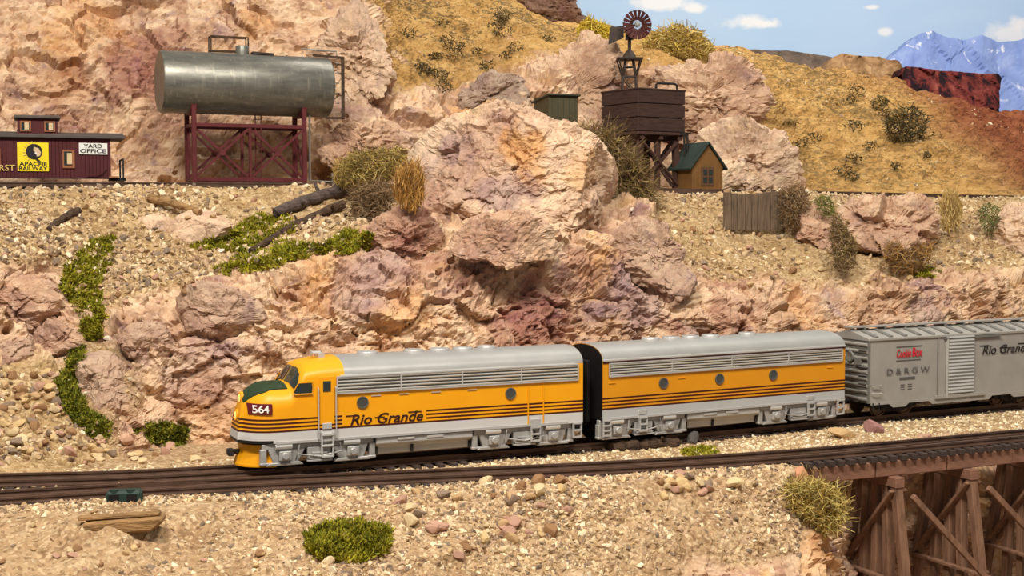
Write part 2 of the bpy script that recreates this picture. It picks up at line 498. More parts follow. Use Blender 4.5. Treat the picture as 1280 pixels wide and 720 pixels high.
M['caboose'] = paint('caboose_maroon', (76, 26, 28), 0.6, 0, 0.12, 8, 0.1)
M['roofgrey'] = paint('caboose_roof_grey', (84, 78, 74), 0.8, 0, 0.12, 9, 0.1)
M['tan_trim'] = paint('caboose_window_tan', (150, 96, 62), 0.7, 0, 0.1)
M['shade_tan'] = paint('window_blind', (206, 180, 142), 0.8, 0, 0.08)
M['goldink'] = paint('gold_lettering', (206, 176, 104), 0.6, 0, 0.05)
M['signyellow'] = paint('sign_yellow', (236, 210, 32), 0.6, 0, 0.04)
M['signwhite'] = paint('sign_white', (224, 224, 218), 0.6, 0, 0.04)
M['brownwood'] = paint('tower_brown_wood', (66, 47, 40), 0.8, 0, 0.22, 9, 0.35, grain=(1, 1, 6))
M['brownleg'] = paint('tower_leg_wood', (74, 50, 42), 0.8, 0, 0.22, 9, 0.35, grain=(5, 5, 1))
M['trestle'] = paint('trestle_wood', (124, 92, 72), 0.8, 0, 0.25, 8, 0.4, grain=(5, 5, 0.8))
M['trestle_beam'] = paint('trestle_beam_wood', (130, 94, 76), 0.75, 0, 0.15, 6, 0.3, grain=(0.8, 4, 4))
M['plank'] = paint('weathered_plank', (112, 94, 76), 0.9, 0, 0.3, 10, 0.5, grain=(5, 5, 0.8))
M['olive'] = paint('olive_shed', (80, 74, 54), 0.75, 0, 0.12, 8, 0.1)
M['olivetop'] = paint('olive_shed_roof', (66, 68, 54), 0.75, 0, 0.12, 8, 0.1)
M['ochre'] = paint('shed_ochre', (118, 84, 44), 0.75, 0, 0.12, 8, 0.1)
M['greenroof'] = paint('shed_green_roof', (46, 58, 52), 0.8, 0, 0.14, 9, 0.15)
M['windframe'] = paint('shed_window_frame', (92, 66, 46), 0.75, 0, 0.1)
M['millred'] = paint('mill_blade_red', (82, 40, 36), 0.65, 0.1, 0.2, 14, 0.1)
M['millsteel'] = paint('mill_steel', (66, 56, 50), 0.6, 0.2, 0.2, 14, 0.1)
M['bark'] = paint('dead_bark', (92, 78, 72), 0.92, 0, 0.4, 12, 0.9, grain=(1, 3, 3))
M['bark_dark'] = paint('dark_bark', (78, 60, 46), 0.92, 0, 0.45, 12, 0.9, grain=(1, 3, 3))
M['log_tan'] = paint('tan_log', (150, 116, 76), 0.92, 0, 0.35, 12, 0.8, grain=(1, 4, 4))
M['switch'] = paint('switch_green', (38, 58, 52), 0.6, 0, 0.1)
M['pipe'] = paint('grey_pipe', (150, 148, 140), 0.45, 0.4, 0.1)
def _glass(name, rgb, rough=0.12):
    t = NT(name); t.b.inputs['Coat Weight'].default_value = 0.5
    return t.fin(lin(rgb), rough, 0.0, 0.6)
M['glass'] = _glass('dark_glass', (34, 44, 38))
M['glass_grey'] = _glass('porthole_glass', (66, 66, 58))
def _tank():
    t = NT('tank_galvanised'); v = t.coord('Object')
    n = t.noise(t.mapping(v, scale=(1.0, 4, 4)), 5, 7, 0.65)
    c = t.ramp(n, [(0.3, lin((96, 95, 88))), (0.5, lin((118, 117, 108))), (0.72, lin((140, 137, 126)))])
    s = t.noise(t.mapping(v, scale=(9, 9, 0.7), loc=(3, 0, 0)), 4, 4, 0.6)
    c = t.mix(t.math('MULTIPLY', t.step(s, 0.55, 0.75), 0.25), c, lin((214, 206, 184)))
    t.bump(n, 0.1, 0.01)
    return t.fin(c, 0.40, 0.55, 0.5)
M['tank'] = _tank()
def _lamp():
    t = NT('headlamp_glow'); e = lin((255, 170, 80))
    t.b.inputs['Emission Color'].default_value = e; t.b.inputs['Emission Strength'].default_value = 1.2
    return t.fin(lin((255, 190, 120)), 0.3)
M['lamp'] = _lamp()
# ------------------------------------------------------------------ terrain sheets
def base_pt(px, d, z=ZB):
    d = d * KD
    return Vector(((px - 640.0) / FPX * (d * CT - (z - H) * ST), d, z))
def lerp_rows(xs, rows, xq):
    """rows (n, k, c) sampled at xs -> at xq, smooth (cubic hermite)"""
    xs = np.asarray(xs, float); n = len(xs)
    m = np.zeros_like(rows)
    dx = np.diff(xs); sl = np.diff(rows, axis=0) / dx[:, None, None]
    m[0] = sl[0]; m[-1] = sl[-1]
    m[1:-1] = (sl[:-1] * dx[1:, None, None] + sl[1:] * dx[:-1, None, None]) / (dx[1:] + dx[:-1])[:, None, None]
    i = np.clip(np.searchsorted(xs, xq) - 1, 0, n - 2)
    h = dx[i]; t = ((xq - xs[i]) / h)[:, None, None]; h = h[:, None, None]
    return ((2 * t**3 - 3 * t**2 + 1) * rows[i] + (t**3 - 2 * t**2 + t) * h * m[i]
            + (-2 * t**3 + 3 * t**2) * rows[i + 1] + (t**3 - t**2) * h * m[i + 1])
def grid_normals(P):
    du = np.gradient(P, axis=0); dv = np.gradient(P, axis=1)
    n = np.cross(du, dv); n /= (np.linalg.norm(n, axis=2, keepdims=True) + 1e-9)
    return n
def smooth_grid(A, it=1, ax=(0, 1)):
    for _ in range(it):
        for a in ax:
            B = A.copy()
            sl = [slice(None)] * A.ndim; s0 = list(sl); s1 = list(sl); s2 = list(sl)
            s0[a] = slice(1, -1); s1[a] = slice(0, -2); s2[a] = slice(2, None)
            B[tuple(s0)] = 0.5 * A[tuple(s0)] + 0.25 * (A[tuple(s1)] + A[tuple(s2)])
            A = B
    return A
def stain_attr(P, spots):
    """spots: (centre, radius, channel, strength): blotches of paint with ragged edges"""
    S = np.zeros((len(P), 3), np.float32)
    if spots:
        w = fbm(P * 5.0, 91, 3) * 0.5
        w2 = fbm(P * 13.0, 95, 3) * 0.35
        for c, r, ch, st in spots:
            d = np.hypot(P[:, 0] - c[0], P[:, 2] - c[2]) / r + w + w2
            S[:, ch] = np.maximum(S[:, ch], st * .8 * np.clip((1.25 - d) / 0.5, 0, 1))
    return S
SHEETS = {}
def sheet(name, stations, masks, nu, nv, mat, seed, amp_rock, amp_sand, scale, spots=(), px_range=None, smooth=False, flip=1):
    """stations: {px: [3D points]}; masks: {px: [(rock, scrub, red)]} per profile point"""
    xs = sorted(stations)
    R = np.array([[tuple(p) for p in stations[x]] for x in xs], float)
    Mk = np.array([masks(x) for x in xs], float)
    K = R.shape[1]
    xq = np.linspace(px_range[0] if px_range else xs[0], px_range[1] if px_range else xs[-1], nu)
    P = lerp_rows(xs, R, xq); A = np.stack([[np.interp(xq, xs, Mk[:, k, c]) for k in range(K)] for c in range(Mk.shape[2])], 0)
    A = np.moveaxis(A, (0, 1, 2), (2, 1, 0))       # (nu, K, c)
    # resample along the profile by mean arc length
    seg = np.linalg.norm(np.diff(P, axis=1), axis=2).mean(0); cum = np.concatenate([[0], np.cumsum(seg)])
    tq = np.linspace(0, cum[-1], nv)
    i = np.clip(np.searchsorted(cum, tq) - 1, 0, K - 2); f = ((tq - cum[i]) / seg[i])[None, :, None]
    P = P[:, i] * (1 - f) + P[:, i + 1] * f; A = A[:, i] * (1 - f) + A[:, i + 1] * f
    P = smooth_grid(P, 4); A = smooth_grid(A, 3)
    N = grid_normals(P) * flip
    Nf = N.reshape(-1, 3); Pf = P.reshape(-1, 3).astype(np.float32); Af = np.clip(A.reshape(-1, A.shape[2]), 0, 1)
    # ragged border between rock and rubble
    rk = np.clip((Af[:, 0] + 0.35 * fbm(Pf * 3.0, seed + 40, 3) - 0.5) * 4 + 0.5, 0, 1)
    c = crag(Pf, scale, seed)
    s = fbm(Pf * 2.2, seed + 20, 5, 0.55)
    s2 = fbm(Pf * 11.0, seed + 30, 3, 0.6)
    edge = np.ones((nu, nv)); 
    disp = (rk * (c * amp_rock) + (1 - rk) * (s * amp_sand + s2 * amp_sand * 0.35)) * Af[:, 3]
    Pd = Pf + Nf * disp[:, None]
    idx = np.arange(nu * nv).reshape(nu, nv)
    F = np.stack([idx[:-1, :-1], idx[1:, :-1], idx[1:, 1:], idx[:-1, 1:]], -1).reshape(-1, 4)
    if flip < 0: F = F[:, ::-1]
    mask = np.stack([rk, Af[:, 1], Af[:, 2]], 1)
    o = np_obj(name, Pd, F, mat, smooth=smooth, attrs={'mask': mask, 'stain': stain_attr(Pf, spots)})
    o['kind'] = 'structure'
    SHEETS[name] = (Pd, F, mask, Nf)
    return o

# -- the bank behind the train: rock cliff below, rubble slope above, shelf of the upper track
BANK = {  # px: base depth, then (py, depth) cliff x3, slope x2, shelf edge
    -260: (4.00, (520, 4.4), (450, 4.7), (380, 4.85), (320, 5.0), (270, 5.1), (235, 5.20)),
    0: (4.24, (530, 4.52), (440, 4.88), (345, 5.0), (310, 5.15), (268, 5.36), (234, 5.54)),
    60: (4.30, (530, 4.60), (440, 4.95), (345, 5.1), (310, 5.25), (268, 5.48), (234, 5.66)),
    110: (4.50, (535, 4.66), (475, 4.85), (405, 5.03), (335, 5.32), (272, 5.58), (234, 5.77)),
    200: (4.80, (500, 4.84), (440, 4.90), (395, 5.0), (340, 5.32), (275, 5.66), (234, 5.92)),
    320: (4.88, (480, 4.93), (410, 4.98), (358, 5.1), (322, 5.4), (278, 5.8), (234, 6.10)),
    420: (4.93, (470, 4.98), (390, 5.03), (322, 5.15), (292, 5.5), (262, 5.9), (235, 6.22)),
    520: (5.00, (460, 5.06), (380, 5.1), (300, 5.25), (272, 5.6), (252, 6.0), (235, 6.32)),
    600: (5.06, (460, 5.12), (380, 5.17), (290, 5.3), (268, 5.7), (252, 6.1), (236, 6.42)),
    700: (5.20, (450, 5.25), (370, 5.30), (295, 5.42), (270, 5.8), (254, 6.2), (237, 6.52)),
    790: (5.36, (440, 5.40), (370, 5.45), (300, 5.6), (272, 5.95), (254, 6.3), (239, 6.65)),
    870: (5.50, (430, 5.53), (398, 5.57), (360, 5.68), (312, 6.0), (270, 6.4), (241, 6.76)),
    960: (5.62, (430, 5.66), (402, 5.70), (377, 5.78), (328, 6.1), (282, 6.5), (243, 6.9)),
    1050: (5.78, (430, 5.80), (402, 5.84), (372, 5.92), (328, 6.25), (286, 6.6), (245, 7.05)),
    1170: (5.98, (430, 6.0), (395, 6.02), (355, 6.10), (320, 6.4), (286, 6.8), (247, 7.2)),
    1290: (6.18, (430, 6.2), (390, 6.23), (347, 6.30), (312, 6.6), (282, 7.0), (250, 7.35)),
    1560: (6.60, (430, 6.62), (385, 6.64), (340, 6.7), (308, 7.0), (282, 7.4), (255, 7.75)),
}
def bank_station(px):
    e = BANK[px]
    pts = [base_pt(px, e[0] - 0.06, ZB - 0.05), base_pt(px, e[0])] + [at(px, py, d) for py, d in e[1:]]
    pt = pts[-1]
    pts.append(pt + Vector((0.05, 0.2, -0.02))); pts.append(pt + Vector((0.05, 0.95, -0.01)))
    return pts
def bank_mask(px):
    r = [1, 1, 1, 1, 1, .0, 0, 0, 0, 0]
    if px < 150: r = [0, 0, 0, .55, .9, .1, 0, 0, 0, 0]
    if px == 110: r = [0, .2, .3, .4, .4, 0, 0, 0, 0, 0]
    if 500 <= px <= 800: r = [1, 1, 1, 1, 1, .9, .4, 0, 0, 0]
    if px == 420: r = [1, 1, 1, 1, 1, .3, 0, 0, 0, 0]
    amp = [.2, .6, 1, 1, 1, 1, 1, .5, .15, .4]
    return [(a, 0, 0, b) for a, b in zip(r, amp)]
SPOT_BANK = [
    (at(665, 395, 5.28), 0.20, 0, .75), (at(590, 360, 5.2), 0.16, 0, .45), (at(545, 330, 5.25), 0.16, 0, .4), (at(720, 330, 5.45), 0.1, 0, .5),
    (at(460, 345, 5.1), 0.22, 2, .55), (at(800, 345, 5.5), 0.26, 2, .6), (at(690, 400, 5.35), 0.1, 0, .5),
    (at(500, 395, 5.08), 0.16, 1, .45), (at(760, 330, 5.5), 0.14, 1, .35), (at(400, 345, 5.08), 0.2, 1, .4),
    (at(150, 470, 4.9), 0.22, 2, .6), (at(250, 450, 4.95), 0.22, 2, .4), (at(160, 500, 4.85), 0.16, 0, .35), (at(270, 520, 4.9), 0.2, 1, .25),
    (at(905, 385, 5.7), 0.14, 0, .5), (at(1050, 380, 5.85), 0.1, 2, .5), (at(1150, 385, 6.05), 0.12, 2, .5), (at(1000, 390, 5.8), 0.15, 1, .4)]
sheet('bank_terrain', {px: bank_station(px) for px in BANK}, bank_mask, 780, 340, M['bank'], 11, 0.13, 0.05, 2.6, SPOT_BANK)

# -- bed of the lower tracks and the foreground slope; falls away where the trestle starts
FORE = {  # px: depth of rear edge, depth of front edge, then (py, depth) x4
    -260: (4.4, 3.50, (690, 3.38), (730, 3.2), (790, 3.0), (900, 2.7)),
    0: (4.6, 3.64, (664, 3.56), (700, 3.42), (745, 3.2), (880, 2.8)),
    160: (4.8, 3.74, (652, 3.66), (690, 3.5), (740, 3.28), (880, 2.85)),
    300: (5.0, 3.83, (643, 3.75), (690, 3.57), (740, 3.36), (880, 2.95)),
    450: (5.05, 3.93, (632, 3.87), (680, 3.68), (735, 3.46), (880, 3.1)),
    600: (5.2, 4.03, (625, 3.97), (670, 3.82), (730, 3.62), (880, 3.3)),
    750: (5.5, 4.13, (615, 4.08), (660, 3.97), (725, 3.80), (880, 3.5)),
    870: (5.7, 4.22, (608, 4.18), (655, 4.08), (720, 3.95), (880, 3.7)),
    960: (5.9, 4.31, (605, 4.27), (650, 4.18), (715, 4.06), (880, 3.85)),
    995: (5.95, 4.36, (612, 4.32), (655, 4.22), (715, 4.10), (880, 3.9)),
    1018: (6.0, 4.72, (622, 4.56), (655, 4.32), (715, 4.14), (880, 3.95)),
    1042: (6.0, 4.82, (630, 4.80), (670, 4.62), (715, 4.24), (880, 4.0)),
    1068: (6.0, 4.86, (640, 4.86), (690, 4.84), (735, 4.6), (880, 4.2)),
    1100: (6.1, 4.90, (640, 4.92), (700, 4.95), (760, 4.96), (880, 4.98)),
    1200: (6.2, 5.08, (640, 5.1), (700, 5.13), (760, 5.16), (880, 5.2)),
    1300: (6.4, 5.24, (640, 5.27), (700, 5.3), (760, 5.34), (880, 5.4)),
    1560: (6.9, 5.65, (640, 5.7), (700, 5.75), (760, 5.8), (880, 5.9)),
}
def fore_station(px):
    e = FORE[px]
    b = base_pt(px, e[0], ZB); f = base_pt(px, e[1], ZB)
    pts = [b, b.lerp(f, .5), b.lerp(f, .93), f] + [at(px, py, d) for py, d in e[2:]]
    if px >= 1100:
        for k in (4, 5, 6, 7):
            pts[k] = Vector((f.x + .02 * k, f.y + .02 * (k - 3) , ZB - (.22, .55, .95, 1.25)[k - 4]))
    return pts
def fore_mask(px):
    r = [0, 0, 0, 0, 0, 0, .1, .3]
    if px >= 700: r = [0, 0, 0, 0, 0, 0, .62, 1]
    if px >= 1010: r = [0, 0, 0, .2, .7, .9, 1, 1]
    if px >= 1090: r = [0, 0, 0, .4, 1, 1, 1, 1]
    amp = [.1, .12, .2, .4, 1, 1, 1, 1]
    return [(a, 0, 0, b) for a, b in zip(r, amp)]
SPOT_FORE = [(at(860, 710, 3.95), .2, 0, .25), (at(1025, 690, 4.2), .12, 1, .4), (at(800, 715, 3.8), .2, 1, .2)]
sheet('foreground_terrain', {px: fore_station(px) for px in FORE}, fore_mask, 660, 260, M['fore'], 23, 0.07, 0.045, 3.2, SPOT_FORE)

# -- the ground behind the upper track: rock wall on the left, sandy hills on the right
BACK = {
    -260: ((228, 6.55), (150, 6.60), (80, 6.70), (0, 6.90), (-80, 7.10), (-200, 7.50)),
    0: ((229, 6.82), (150, 6.90), (80, 7.02), (0, 7.22), (-80, 7.47), (-200, 7.92)),
    200: ((230, 7.12), (150, 7.22), (80, 7.32), (0, 7.52), (-70, 7.77), (-160, 8.17)),
    400: ((231, 7.35), (150, 7.43), (80, 7.53), (10, 7.68), (-30, 8.10), (-90, 9.10)),
    450: ((231, 7.30), (150, 7.40), (85, 7.50), (22, 7.66), (-12, 8.40), (-80, 9.60)),
    500: ((231, 7.28), (170, 7.40), (125, 7.55), (62, 8.20), (8, 9.10), (-45, 10.00)),
    560: ((232, 7.35), (180, 7.50), (135, 7.70), (70, 8.40), (20, 9.30), (-22, 10.10)),
    650: ((233, 7.65), (170, 7.78), (110, 8.00), (60, 8.80), (22, 9.70), (-2, 10.40)),
    740: ((234, 8.00), (160, 8.12), (90, 8.35), (66, 8.90), (46, 9.70), (32, 10.50)),
    830: ((237, 8.20), (160, 8.30), (88, 8.55), (66, 9.05), (52, 9.75), (44, 10.55)),
    900: ((239, 8.25), (170, 8.36), (104, 8.60), (80, 9.20), (70, 9.90), (62, 10.60)),
    1000: ((242, 8.12), (190, 8.42), (150, 8.90), (115, 9.40), (95, 10.00), (80, 10.60)),
    1130: ((244, 8.08), (202, 8.42), (170, 8.90), (144, 9.50), (122, 10.10), (104, 10.70)),
    1200: ((246, 8.06), (214, 8.42), (188, 8.90), (164, 9.50), (144, 10.00), (126, 10.60)),
    1290: ((249, 8.10), (228, 8.46), (206, 8.92), (186, 9.50), (165, 10.10), (144, 10.70)),
    1560: ((256, 8.35), (248, 8.70), (240, 9.20), (230, 9.80), (222, 10.40), (212, 11.00)),
}
def back_station(px):
    pts = [at(px, py, d) for py, d in BACK[px]]
    p0 = pts[0]
    return [p0 + Vector((-.03, -.42, -.14)), p0 + Vector((0, -.06, 0))] + pts[1:] + [pts[-1] + Vector((.1, .9, -.25))]
def back_mask(px):
    r = [0, .9, 1, 1, 1, 1, 1, 1]; g = [0] * 8
    if px >= 400: r = [0, .9, 1, 1, 1, .6, 0, 0]; g = [0, 0, 0, .3, .5, 1, 1, 1]
    if px >= 480: r = [0, .9, 1, .8, .05, 0, 0, 0]; g = [0, 0, 0, .4, 1, 1, 1, 1]
    if px >= 640: r = [0, .9, 1, .9, .3, 0, 0, 0]; g = [0, 0, 0, 0, .6, 1, 1, 1]
    if px >= 800: r = [0, .6, .9, .7, .1, 0, 0, 0]; g = [0, 0, 0, 0, .6, 1, 1, 1]
    if px >= 960: r = [0, .2, 0, 0, 0, 0, 0, 0]; g = [0, .7, .8, .8, .8, .8, .8, .8]
    b = {1200: [0, 0, .1, .3, .75, 1, 1, 1], 1290: [0, .3, .9, 1, 1, 1, 1, 1], 1560: [0, .8, 1, 1, 1, 1, 1, 1]}.get(px, [0] * 8)
    if px == 1130: b = [0, 0, 0, 0, 0, .1, .5, .8]
    amp = [.1, .6, 1, 1, 1, 1, 1, 1]
    return list(zip(r, g, b, amp))
SPOT_BACK = [(at(140, 62, 6.8), .30, 0, .75), (at(168, 100, 6.8), .14, 0, .6), (at(175, 20, 6.8), .12, 0, .5), (at(60, 125, 6.8), .2, 0, .3), (at(60, 20, 6.85), .3, 1, .4), (at(40, 90, 6.7), .2, 1, .2),
             (at(60, 75, 6.7), .12, 0, .6), (at(290, 20, 7.0), .12, 1, .4), (at(590, 120, 7.4), .2, 1, .5), (at(430, 120, 7.1), .2, 2, .4)]
sheet('hill_terrain', {px: back_station(px) for px in BACK}, back_mask, 680, 230, M['back'], 37, 0.15, 0.075, 1.7, SPOT_BACK)

# -- valley floor under the trestle
_V = MB()
_vx = np.linspace(-9, 9, 40); _vy = np.linspace(1.2, 10.5, 24)
_VG = np.array([[(x, y, 0) for y in _vy] for x in _vx], np.float32).reshape(-1, 3)
_VG[:, 2] = 0.06 + 0.05 * fbm(_VG * 1.5, 77, 4)
_vi = np.arange(40 * 24).reshape(40, 24)
_vf = np.stack([_vi[:-1, :-1], _vi[1:, :-1], _vi[1:, 1:], _vi[:-1, 1:]], -1).reshape(-1, 4)
_vo = np_obj('valley_floor', _VG, _vf, M['fore'], attrs={'mask': np.zeros((len(_VG), 3)), 'stain': np.zeros((len(_VG), 3))})
_vo['kind'] = 'structure'

# -- rocks with an outline of their own
ROCKV = []
def outline_rock(name, label, outline, d, thick, mat, seed, amp=0.05, scale=3.5, flat=0.62, cat='rock', spots=(), res=3.0, cuts=11):
    """a closed rock: silhouette given in the photograph, own distance and thickness (front = share of thickness facing us)"""
    pts = [at(x, y, d) for x, y in outline]
    c = sum(pts, Vector()) / len(pts)
    ang = np.array([math.atan2(p.z - c.z, p.x - c.x) for p in pts]); rad = np.array([math.hypot(p.z - c.z, p.x - c.x) for p in pts])
    o = np.argsort(ang); ang = ang[o]; rad = rad[o]
    ang = np.concatenate([[ang[-1] - 2 * math.pi], ang, [ang[0] + 2 * math.pi]]); rad = np.concatenate([[rad[-1]], rad, [rad[0]]])
    thick = thick * 1.3; px = FPX / (d * KD); res = max(res, 2.8)
    n = int(np.clip((rad.mean() * 2 + thick * .8) * px / res, 12, 170)) | 1
    g = np.linspace(-1, 1, n); U, Vv = np.meshgrid(g, g, indexing='ij')
    X = U * np.sqrt(1 - Vv**2 / 2); Y = Vv * np.sqrt(1 - U**2 / 2)
    r0 = np.clip(np.hypot(X, Y), 0, 1); t0 = np.arctan2(Y, X)
    aa = np.linspace(-math.pi, math.pi, 721); RR = np.interp(aa, ang, rad)
    for _ in range(12): RR[:-1] = .5 * RR[:-1] + .25 * (np.roll(RR[:-1], 1) + np.roll(RR[:-1], -1)); RR[-1] = RR[0]
    R = np.interp(t0, aa, RR)
    rr = np.sin(r0 * math.pi / 2) ** 1.0; rr = np.where(r0 > 1e-6, rr, 0)
    cs = np.clip(np.cos(r0 * math.pi / 2), 0, 1) ** flat
    def half(sg):
        P = np.stack([c.x + R * rr * np.cos(t0), c.y + sg * cs * thick / 2, c.z + R * rr * np.sin(t0)], -1)
        P[..., 1] += (P[..., 2] - c.z) * 0.22      # the front leans back towards the top
        return P
    P = np.stack([half(-1), half(1)], 0)
    Pf = P.reshape(-1, 3).astype(np.float32)
    rk = np.random.default_rng(seed * 13 + 5)
    ext = np.array([rad.mean(), thick / 2, rad.mean()], np.float32)
    q = (Pf - np.array(c, np.float32)) / ext
    for _ in range(cuts):
        nr = rk.normal(size=3); nr[1] = -abs(nr[1]) * 2.0 - .35; nr /= np.linalg.norm(nr)
        dd = q @ nr.astype(np.float32); off = np.quantile(dd, .985) * rk.uniform(.62, .88)
        q = q - np.clip(dd - off, 0, None)[:, None] * nr[None, :].astype(np.float32) * .92
    Pf = (q * ext + np.array(c, np.float32)).astype(np.float32)
    dirv = Pf - np.array(c, np.float32); dirv[:, 1] *= 1.6; dirv /= np.linalg.norm(dirv, axis=1, keepdims=True) + 1e-9
    disp = crag(Pf, scale, seed) * amp
    Pd = Pf + dirv * disp[:, None]
    idx = np.arange(n * n).reshape(n, n)
    F = np.stack([idx[:-1, :-1], idx[1:, :-1], idx[1:, 1:], idx[:-1, 1:]], -1).reshape(-1, 4)
    bi = idx + n * n
    bi[0, :] = idx[0, :]; bi[-1, :] = idx[-1, :]; bi[:, 0] = idx[:, 0]; bi[:, -1] = idx[:, -1]
    Fb = np.stack([bi[:-1, :-1], bi[:-1, 1:], bi[1:, 1:], bi[1:, :-1]], -1).reshape(-1, 4)
    F = np.concatenate([F, Fb])
    used = np.unique(F); remap = np.zeros(len(Pd), np.int64); remap[used] = np.arange(len(used))
    F = remap[F]; Pd = Pd[used]; Pf = Pf[used]
    base = Pd[:, 2].min()
    org = np.array([c.x, c.y, base], np.float32)
    ob = np_obj(name, Pd - org, F, mat, attrs={'stain': stain_attr(Pf, spots)})
    ob.location = org.tolist()
    tag(ob, label, cat)
    ROCKV.append((Pd, F))
    return ob

outline_rock('rock_dome', 'big rounded pink and ochre rock dome rising in the middle above the train',
    [(500, 320), (502, 250), (510, 190), (538, 156), (585, 138), (622, 124), (652, 135), (690, 153), (738, 170), (770, 200), (796, 238), (796, 285), (780, 320), (700, 330), (600, 330)],
    5.85, 1.15, M['rock_pale'], 3, 0.055, 3.0, 0.5, spots=[(at(655, 185, 5.4), .12, 1, .7), (at(660, 215, 5.35), .1, 1, .6), (at(735, 210, 5.6), .12, 1, .3),
    (at(570, 205, 5.4), .22, 0, .35), (at(640, 240, 5.3), .16, 2, .6), (at(560, 185, 5.5), .12, 2, .5), (at(540, 270, 5.4), .2, 0, .45), (at(610, 165, 5.5), .12, 0, .3)], res=2.4, cuts=9)
outline_rock('ledge_boulder', 'smooth tan boulder jutting like a brow from the cliff below the dome',
    [(560, 308), (578, 284), (620, 270), (668, 272), (694, 290), (702, 318), (655, 324), (605, 326), (566, 320)], 5.2, 0.26, M['rock_pink'], 5, 0.03, 5, 0.55, cuts=5)
outline_rock('crag', 'purple grey crag stepping down to the right of the dome',
    [(772, 290), (785, 272), (808, 264), (828, 272), (836, 300), (858, 330), (872, 352), (850, 372), (800, 378), (768, 350)], 5.58, 0.4, M['rock_mauve'], 6, 0.06, 4)
outline_rock('crag', 'reddish crag wedged under the left edge of the dome beside the dry bushes',
    [(455, 300), (490, 268), (520, 262), (548, 280), (545, 320), (500, 335), (460, 325)], 5.3, 0.36, M['rock_pink'], 8, 0.06, 5, spots=[(at(520, 290, 5.15), .16, 0, .5)])
outline_rock('slab_rock', 'long brown slab rock lying on top of the cliff above the locomotive nose',
    [(200, 392), (225, 368), (280, 360), (318, 376), (334, 398), (295, 410), (240, 418), (205, 412)], 5.0, 0.32, M['rock_mauve'], 9, 0.035, 4)
outline_rock('cliff_boulder', 'mauve grey boulder with a clean face left of the long slab rock',
    [(146, 436), (156, 412), (182, 402), (204, 408), (216, 432), (205, 452), (160, 452)], 4.92, 0.28, M['rock_mauve'], 10, 0.03, 5)
outline_rock('cliff_boulder', 'dark mauve boulder at the left end of the cliff beside the moss strip',
    [(88, 462), (106, 446), (138, 444), (156, 462), (158, 500), (130, 530), (108, 500), (98, 480)], 4.82, 0.34, M['rock_mauve'], 12, 0.035, 4.5)
outline_rock('cliff_boulder', 'broad pink boulder at the left edge above the stone heap',
    [(-50, 372), (0, 348), (40, 344), (66, 356), (80, 386), (60, 404), (10, 414), (-50, 410)], 5.05, 0.4, M['rock_pink'], 13, 0.045, 4)
outline_rock('cliff_boulder', 'pink boulder with pale top just left of the lower moss strip',
    [(36, 428), (46, 408), (78, 400), (104, 428), (96, 446), (50, 448)], 4.98, 0.3, M['rock_pink'], 14, 0.03, 5)
outline_rock('cliff_boulder', 'squarish mauve pink boulder at the left edge resting on the stone heap',
    [(-20, 440), (4, 420), (30, 416), (42, 436), (34, 462), (0, 468), (-20, 460)], 4.9, 0.28, M['rock_mauve'], 15, 0.025, 5)
outline_rock('flat_rock', 'pale flat rock sheet lying in the rubble right of the upper moss strip',
    [(142, 300), (160, 284), (215, 276), (290, 284), (296, 300), (240, 312), (190, 332), (150, 330)], 5.62, 0.26, M['rock_pale'], 16, 0.03, 5)
outline_rock('slope_rock', 'narrow pink rock standing right of the plank retaining wall',
    [(996, 285), (1008, 258), (1024, 250), (1040, 270), (1046, 318), (1024, 332), (1000, 318)], 6.42, 0.42, M['rock_pink'], 17, 0.05, 4, cuts=6)
outline_rock('slope_rock', 'wide pink rock face under the upper track between two dry shrubs',
    [(1050, 270), (1068, 252), (1115, 250), (1160, 256), (1178, 282), (1168, 306), (1130, 322), (1088, 338), (1064, 322)], 6.52, 0.55, M['rock_pink'], 18, 0.08, 3.2, cuts=6)
outline_rock('slope_rock', 'pale pink rock at the right edge below the upper track',
    [(1246, 282), (1262, 258), (1300, 254), (1330, 290), (1310, 335), (1262, 330)], 6.72, 0.5, M['rock_pale'], 19, 0.05, 4, cuts=6)
outline_rock('hill_boulder', 'tall pink boulder right behind the brown water tower',
    [(806, 120), (836, 78), (880, 64), (928, 78), (958, 104), (962, 150), (925, 166), (850, 180), (806, 165)], 8.35, 0.7, M['rock_pink'], 20, 0.13, 2.4)
outline_rock('hill_boulder', 'broad pale boulder right of the small ochre shed',
    [(862, 185), (900, 152), (950, 158), (984, 180), (1003, 215), (1004, 246), (930, 252), (862, 248)], 8.0, 0.6, M['rock_pale'], 21, 0.10, 2.8)
outline_rock('hill_boulder', 'pink boulder left of the windmill above the olive shed',
    [(652, 110), (668, 84), (705, 64), (742, 54), (768, 66), (782, 120), (765, 180), (700, 190), (655, 150)], 8.2, 0.55, M['rock_pink'], 22, 0.12, 2.6)
outline_rock('hill_boulder', 'grey boulder on the hill foot above the dome top left',
    [(572, 118), (592, 96), (630, 86), (656, 96), (660, 132), (620, 146), (576, 140)], 7.9, 0.4, M['rock_grey'], 24, 0.08, 3.4)
outline_rock('hill_boulder', 'rounded pink boulder between the steel tank and the dome',
    [(398, 178), (420, 152), (455, 146), (500, 158), (524, 178), (515, 205), (450, 214), (402, 206)], 7.15, 0.4, M['rock_pink'], 25, 0.08, 3.2)
outline_rock('hill_crag', 'dark brown crag on the hill crest at the top',
    [(640, 4), (662, -6), (712, -6), (730, 12), (726, 34), (700, 28), (655, 14)], 10.2, 0.5, M['rock_dark'], 26, 0.06, 3.6)
outline_rock('wall_crag', 'tall pale crag of the rock wall right of the steel tank',
    [(400, 150), (405, 60), (412, 10), (440, -8), (466, 10), (484, 40), (488, 80), (470, 130), (430, 165)], 7.45, 0.45, M['rock_pale'], 27, 0.11, 2.6)

